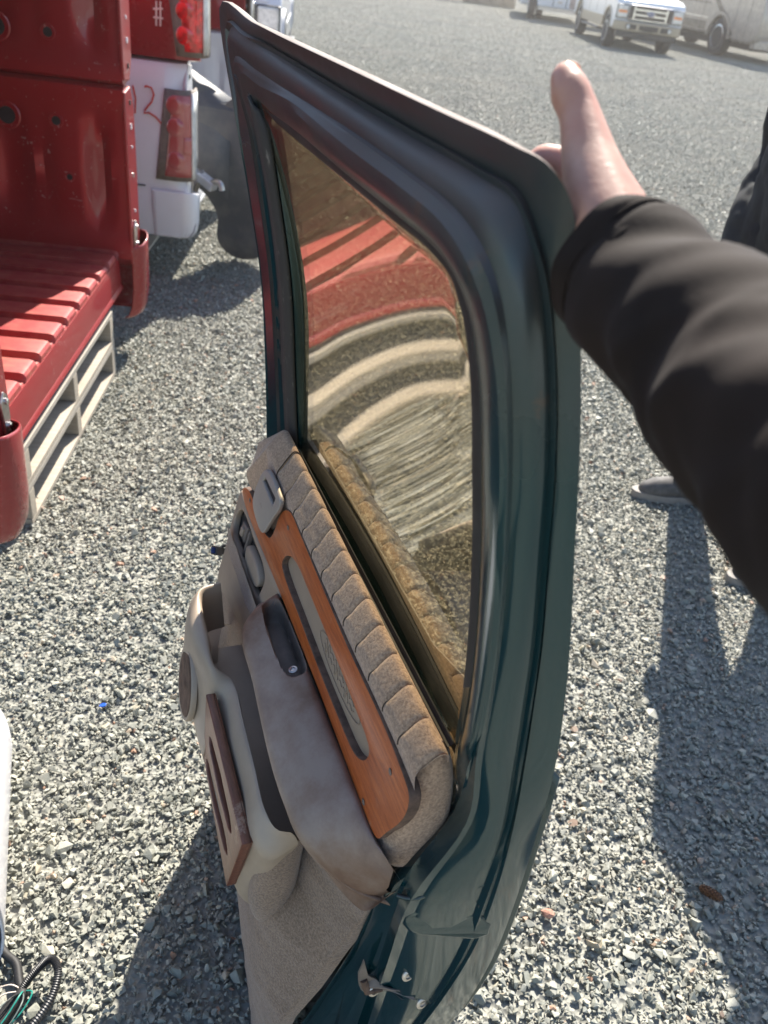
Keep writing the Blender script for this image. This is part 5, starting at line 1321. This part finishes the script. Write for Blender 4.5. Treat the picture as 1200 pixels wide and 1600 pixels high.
# ------------------------------------------------------------------ small things on the gravel
def pinecone():
    t = thing('pine_cone', 'small brown pine cone lying on the sunlit gravel at the lower right', 'pine cone', (.754, 1.014, .022), (R(70), R(15), R(40)))
    put('core', lathe_me('core', [(0, -.026), (.006, -.022), (.008, 0), (.006, .018), (0, .026)], 12), ['pine'], t, smooth=60)
    sm = None
    for k in range(70):
        z = -.024 + .048 * k / 69; rr = .0115 * math.sqrt(max(.06, 1 - ((z + .006) / .030) ** 2)); a = k * 2.39996
        if sm is None:
            sm = mesh('scale', [(0, -.0015, -.001), (0, .0015, -.001), (.0075, .0034, .0012), (.0085, 0, .0028), (.0075, -.0034, .0012), (.004, 0, -.0012)], [(0, 1, 2, 3, 4), (1, 0, 5), (2, 1, 5), (3, 2, 5), (4, 3, 5), (0, 4, 5)])
            sm.materials.append(M_['pine'])
        o = bpy.data.objects.new('scale', sm); o.location = (math.cos(a) * rr * .35, math.sin(a) * rr * .35, z); o.rotation_euler = (0, R(-28), a); o.scale = (rr / .0105,) * 3
        link(o, t)
M_['pine'] = simple('pine_cone_brown', (0.13, 0.062, 0.030), 0.75, var=.4, scale=90)
pinecone()

def conduit():
    t = thing('wiring_harness', 'black corrugated wiring conduit with loose green wires at the lower left corner', 'wiring harness', (-.456, .659, 0))
    O = Vector((-.456, .659, 0))
    A = lambda x, y, z: Vector((x, y, z)) - O
    p = [A(-.470, .560, .012), A(-.444, .610, .015), A(-.428, .655, .026), A(-.432, .690, .040), A(-.447, .702, .046), A(-.464, .690, .036), A(-.480, .665, .022), A(-.486, .640, .012)]
    put('corrugated_conduit', tube_me('corrugated_conduit', spline(p, 22), .0066, 12, ribs=1), ['blackp'], t, smooth=30)
    q = [A(-.56, .735, .012), A(-.535, .715, .014), A(-.51, .700, .016), A(-.492, .672, .014), A(-.480, .655, .012)]
    put('taped_loom', tube_me('taped_loom', spline(q, 12), .0075, 10), ['black'], t, smooth=50)
    put('taped_joint', tube_me('taped_joint', spline([A(-.476, .662, .018), A(-.490, .630, .015), A(-.50, .59, .014), A(-.505, .55, .014)], 6), [.007] + [.011] * 18, 12), ['black'], t, smooth=60)
    for k, (dx, dy, dz, m) in enumerate(((.020, .0, .012, 'wire_green'), (.004, -.01, .02, 'wire_green'), (-.03, -.01, .01, 'wire_pale'), (-.012, -.02, .02, 'blackp'), (.012, -.02, .017, 'wire_dull'), (-.02, -.03, .02, 'wire_dull'))):
        st = A(-.478, .658, .02)
        w_ = [st, st + Vector((dx * .9, dy - .005, dz)), st + Vector((dx * 1.1 - .008, -.035 + dy, dz * .8)), st + Vector((dx * .6 - .022, -.075 + dy, dz * .3)), st + Vector((dx * .3 - .03, -.115 + dy, 0))]
        put('wire', tube_me('wire', spline(w_, 7), .0013, 6), [m], t, smooth=60)
    put('wire', tube_me('wire', spline([A(-.478, .658, .02), A(-.500, .662, .026), A(-.53, .648, .022), A(-.57, .62, .016)], 7), .0014, 6), ['wire_pale'], t, smooth=60)
M_['wire_green'] = simple('green_wire', (0.02, 0.24, 0.19), .4)
M_['wire_pale'] = simple('pale_wire', (0.5, 0.42, 0.36), .5)
M_['wire_dull'] = simple('dull_wire', (0.10, 0.13, 0.12), .5)
conduit()

def white_panel():
    # painted body panel edge standing on the ground at the lower left
    prof = [(.0, .0), (.012, .05), (.016, .12), (.011, .19), (-.004, .245), (-.03, .28)]
    t = thing('body_panel', 'white painted body panel standing on the gravel at the lower left edge', 'car panel', (-.585, .80, 0), (0, 0, R(113)))
    rows = []
    pr = spline([(a, b, 0) for a, b in prof], 4)
    for i in range(20):
        x = -.10 + .42 * i / 19
        rows.append([(x, -q.x * 1.0 + .10 * (x / .42) ** 2 * .0, q.y * (1 - .25 * max(0, x) / .4)) for q in pr])
    put('outer_sheet', grid_me('outer_sheet', rows), ['white'], t, smooth=60, solid=.004)
    box('inner_brace', (-.08, .03, .01), (.30, .045, .20), 'white', t, .004)
    box('brace_foot', (-.08, .0, .006), (.30, .045, .014), 'greyp', t, .002)
white_panel()

t = thing('bottle_cap', 'small blue plastic scrap lying on the sunlit gravel left of the door', 'plastic scrap', tuple(Vector((-.572, 1.28, .012))))
put('scrap', plate_me('scrap', [(-.008, -.004), (.007, -.005), (.008, .003), (-.003, .005)], [], .003, .001, lambda a, b, c: Vector((a, b, c + a * .3)), 2), ['lensblue2'] if 'lensblue2' in M_ else [simple('blue_scrap', (.02, .10, .5), .4)], t)
t.name = 'plastic_scrap'
for i, (x, y, s, lb) in enumerate(((.452, 1.47, .017, 'pinkish stone lying on sunlit gravel right of the door'), (.50, 1.50, .012, 'smaller pink stone beside the pinkish stone'), (.42, .93, .013, 'orange pink stone near the bottom edge right of the door'))):
    bm = bmesh.new(); bmesh.ops.create_icosphere(bm, subdivisions=2, radius=1)
    for v in bm.verts:
        v.co *= 1 + .35 * mnoise.noise(v.co * 1.2 + Vector((i * 7, 0, 0))); v.co = Vector((v.co.x * s, v.co.y * s * .75, v.co.z * s * .55))
    o = put('stone', from_bm('stone', bm), [simple('pink_stone', (.34, .17, .12), .8, var=.3, scale=60, bump=.3, bscale=160)], None, loc=(x, y, .010))
    tag(o, lb, 'stone')

# ------------------------------------------------------------------ thin haze added over the yard, imitating lens veil glare
def haze():
    bm = bmesh.new(); bm_box(bm, (-410, -70, -1.1), (410, 610, 4.2))
    t = NT('added_haze')
    v = t.n('VolumePrincipled'); v.inputs['Color'].default_value = lin(1.0, .95, .90); v.inputs['Density'].default_value = HAZE; v.inputs['Anisotropy'].default_value = .55
    t.l(v.outputs[0], t.out.inputs['Volume'])
    o = put('haze', from_bm('haze', bm), [t.m]); tag(o, 'thin haze added over the yard in place of lens glare', kind='stuff')
HAZE = 0.0022
haze()
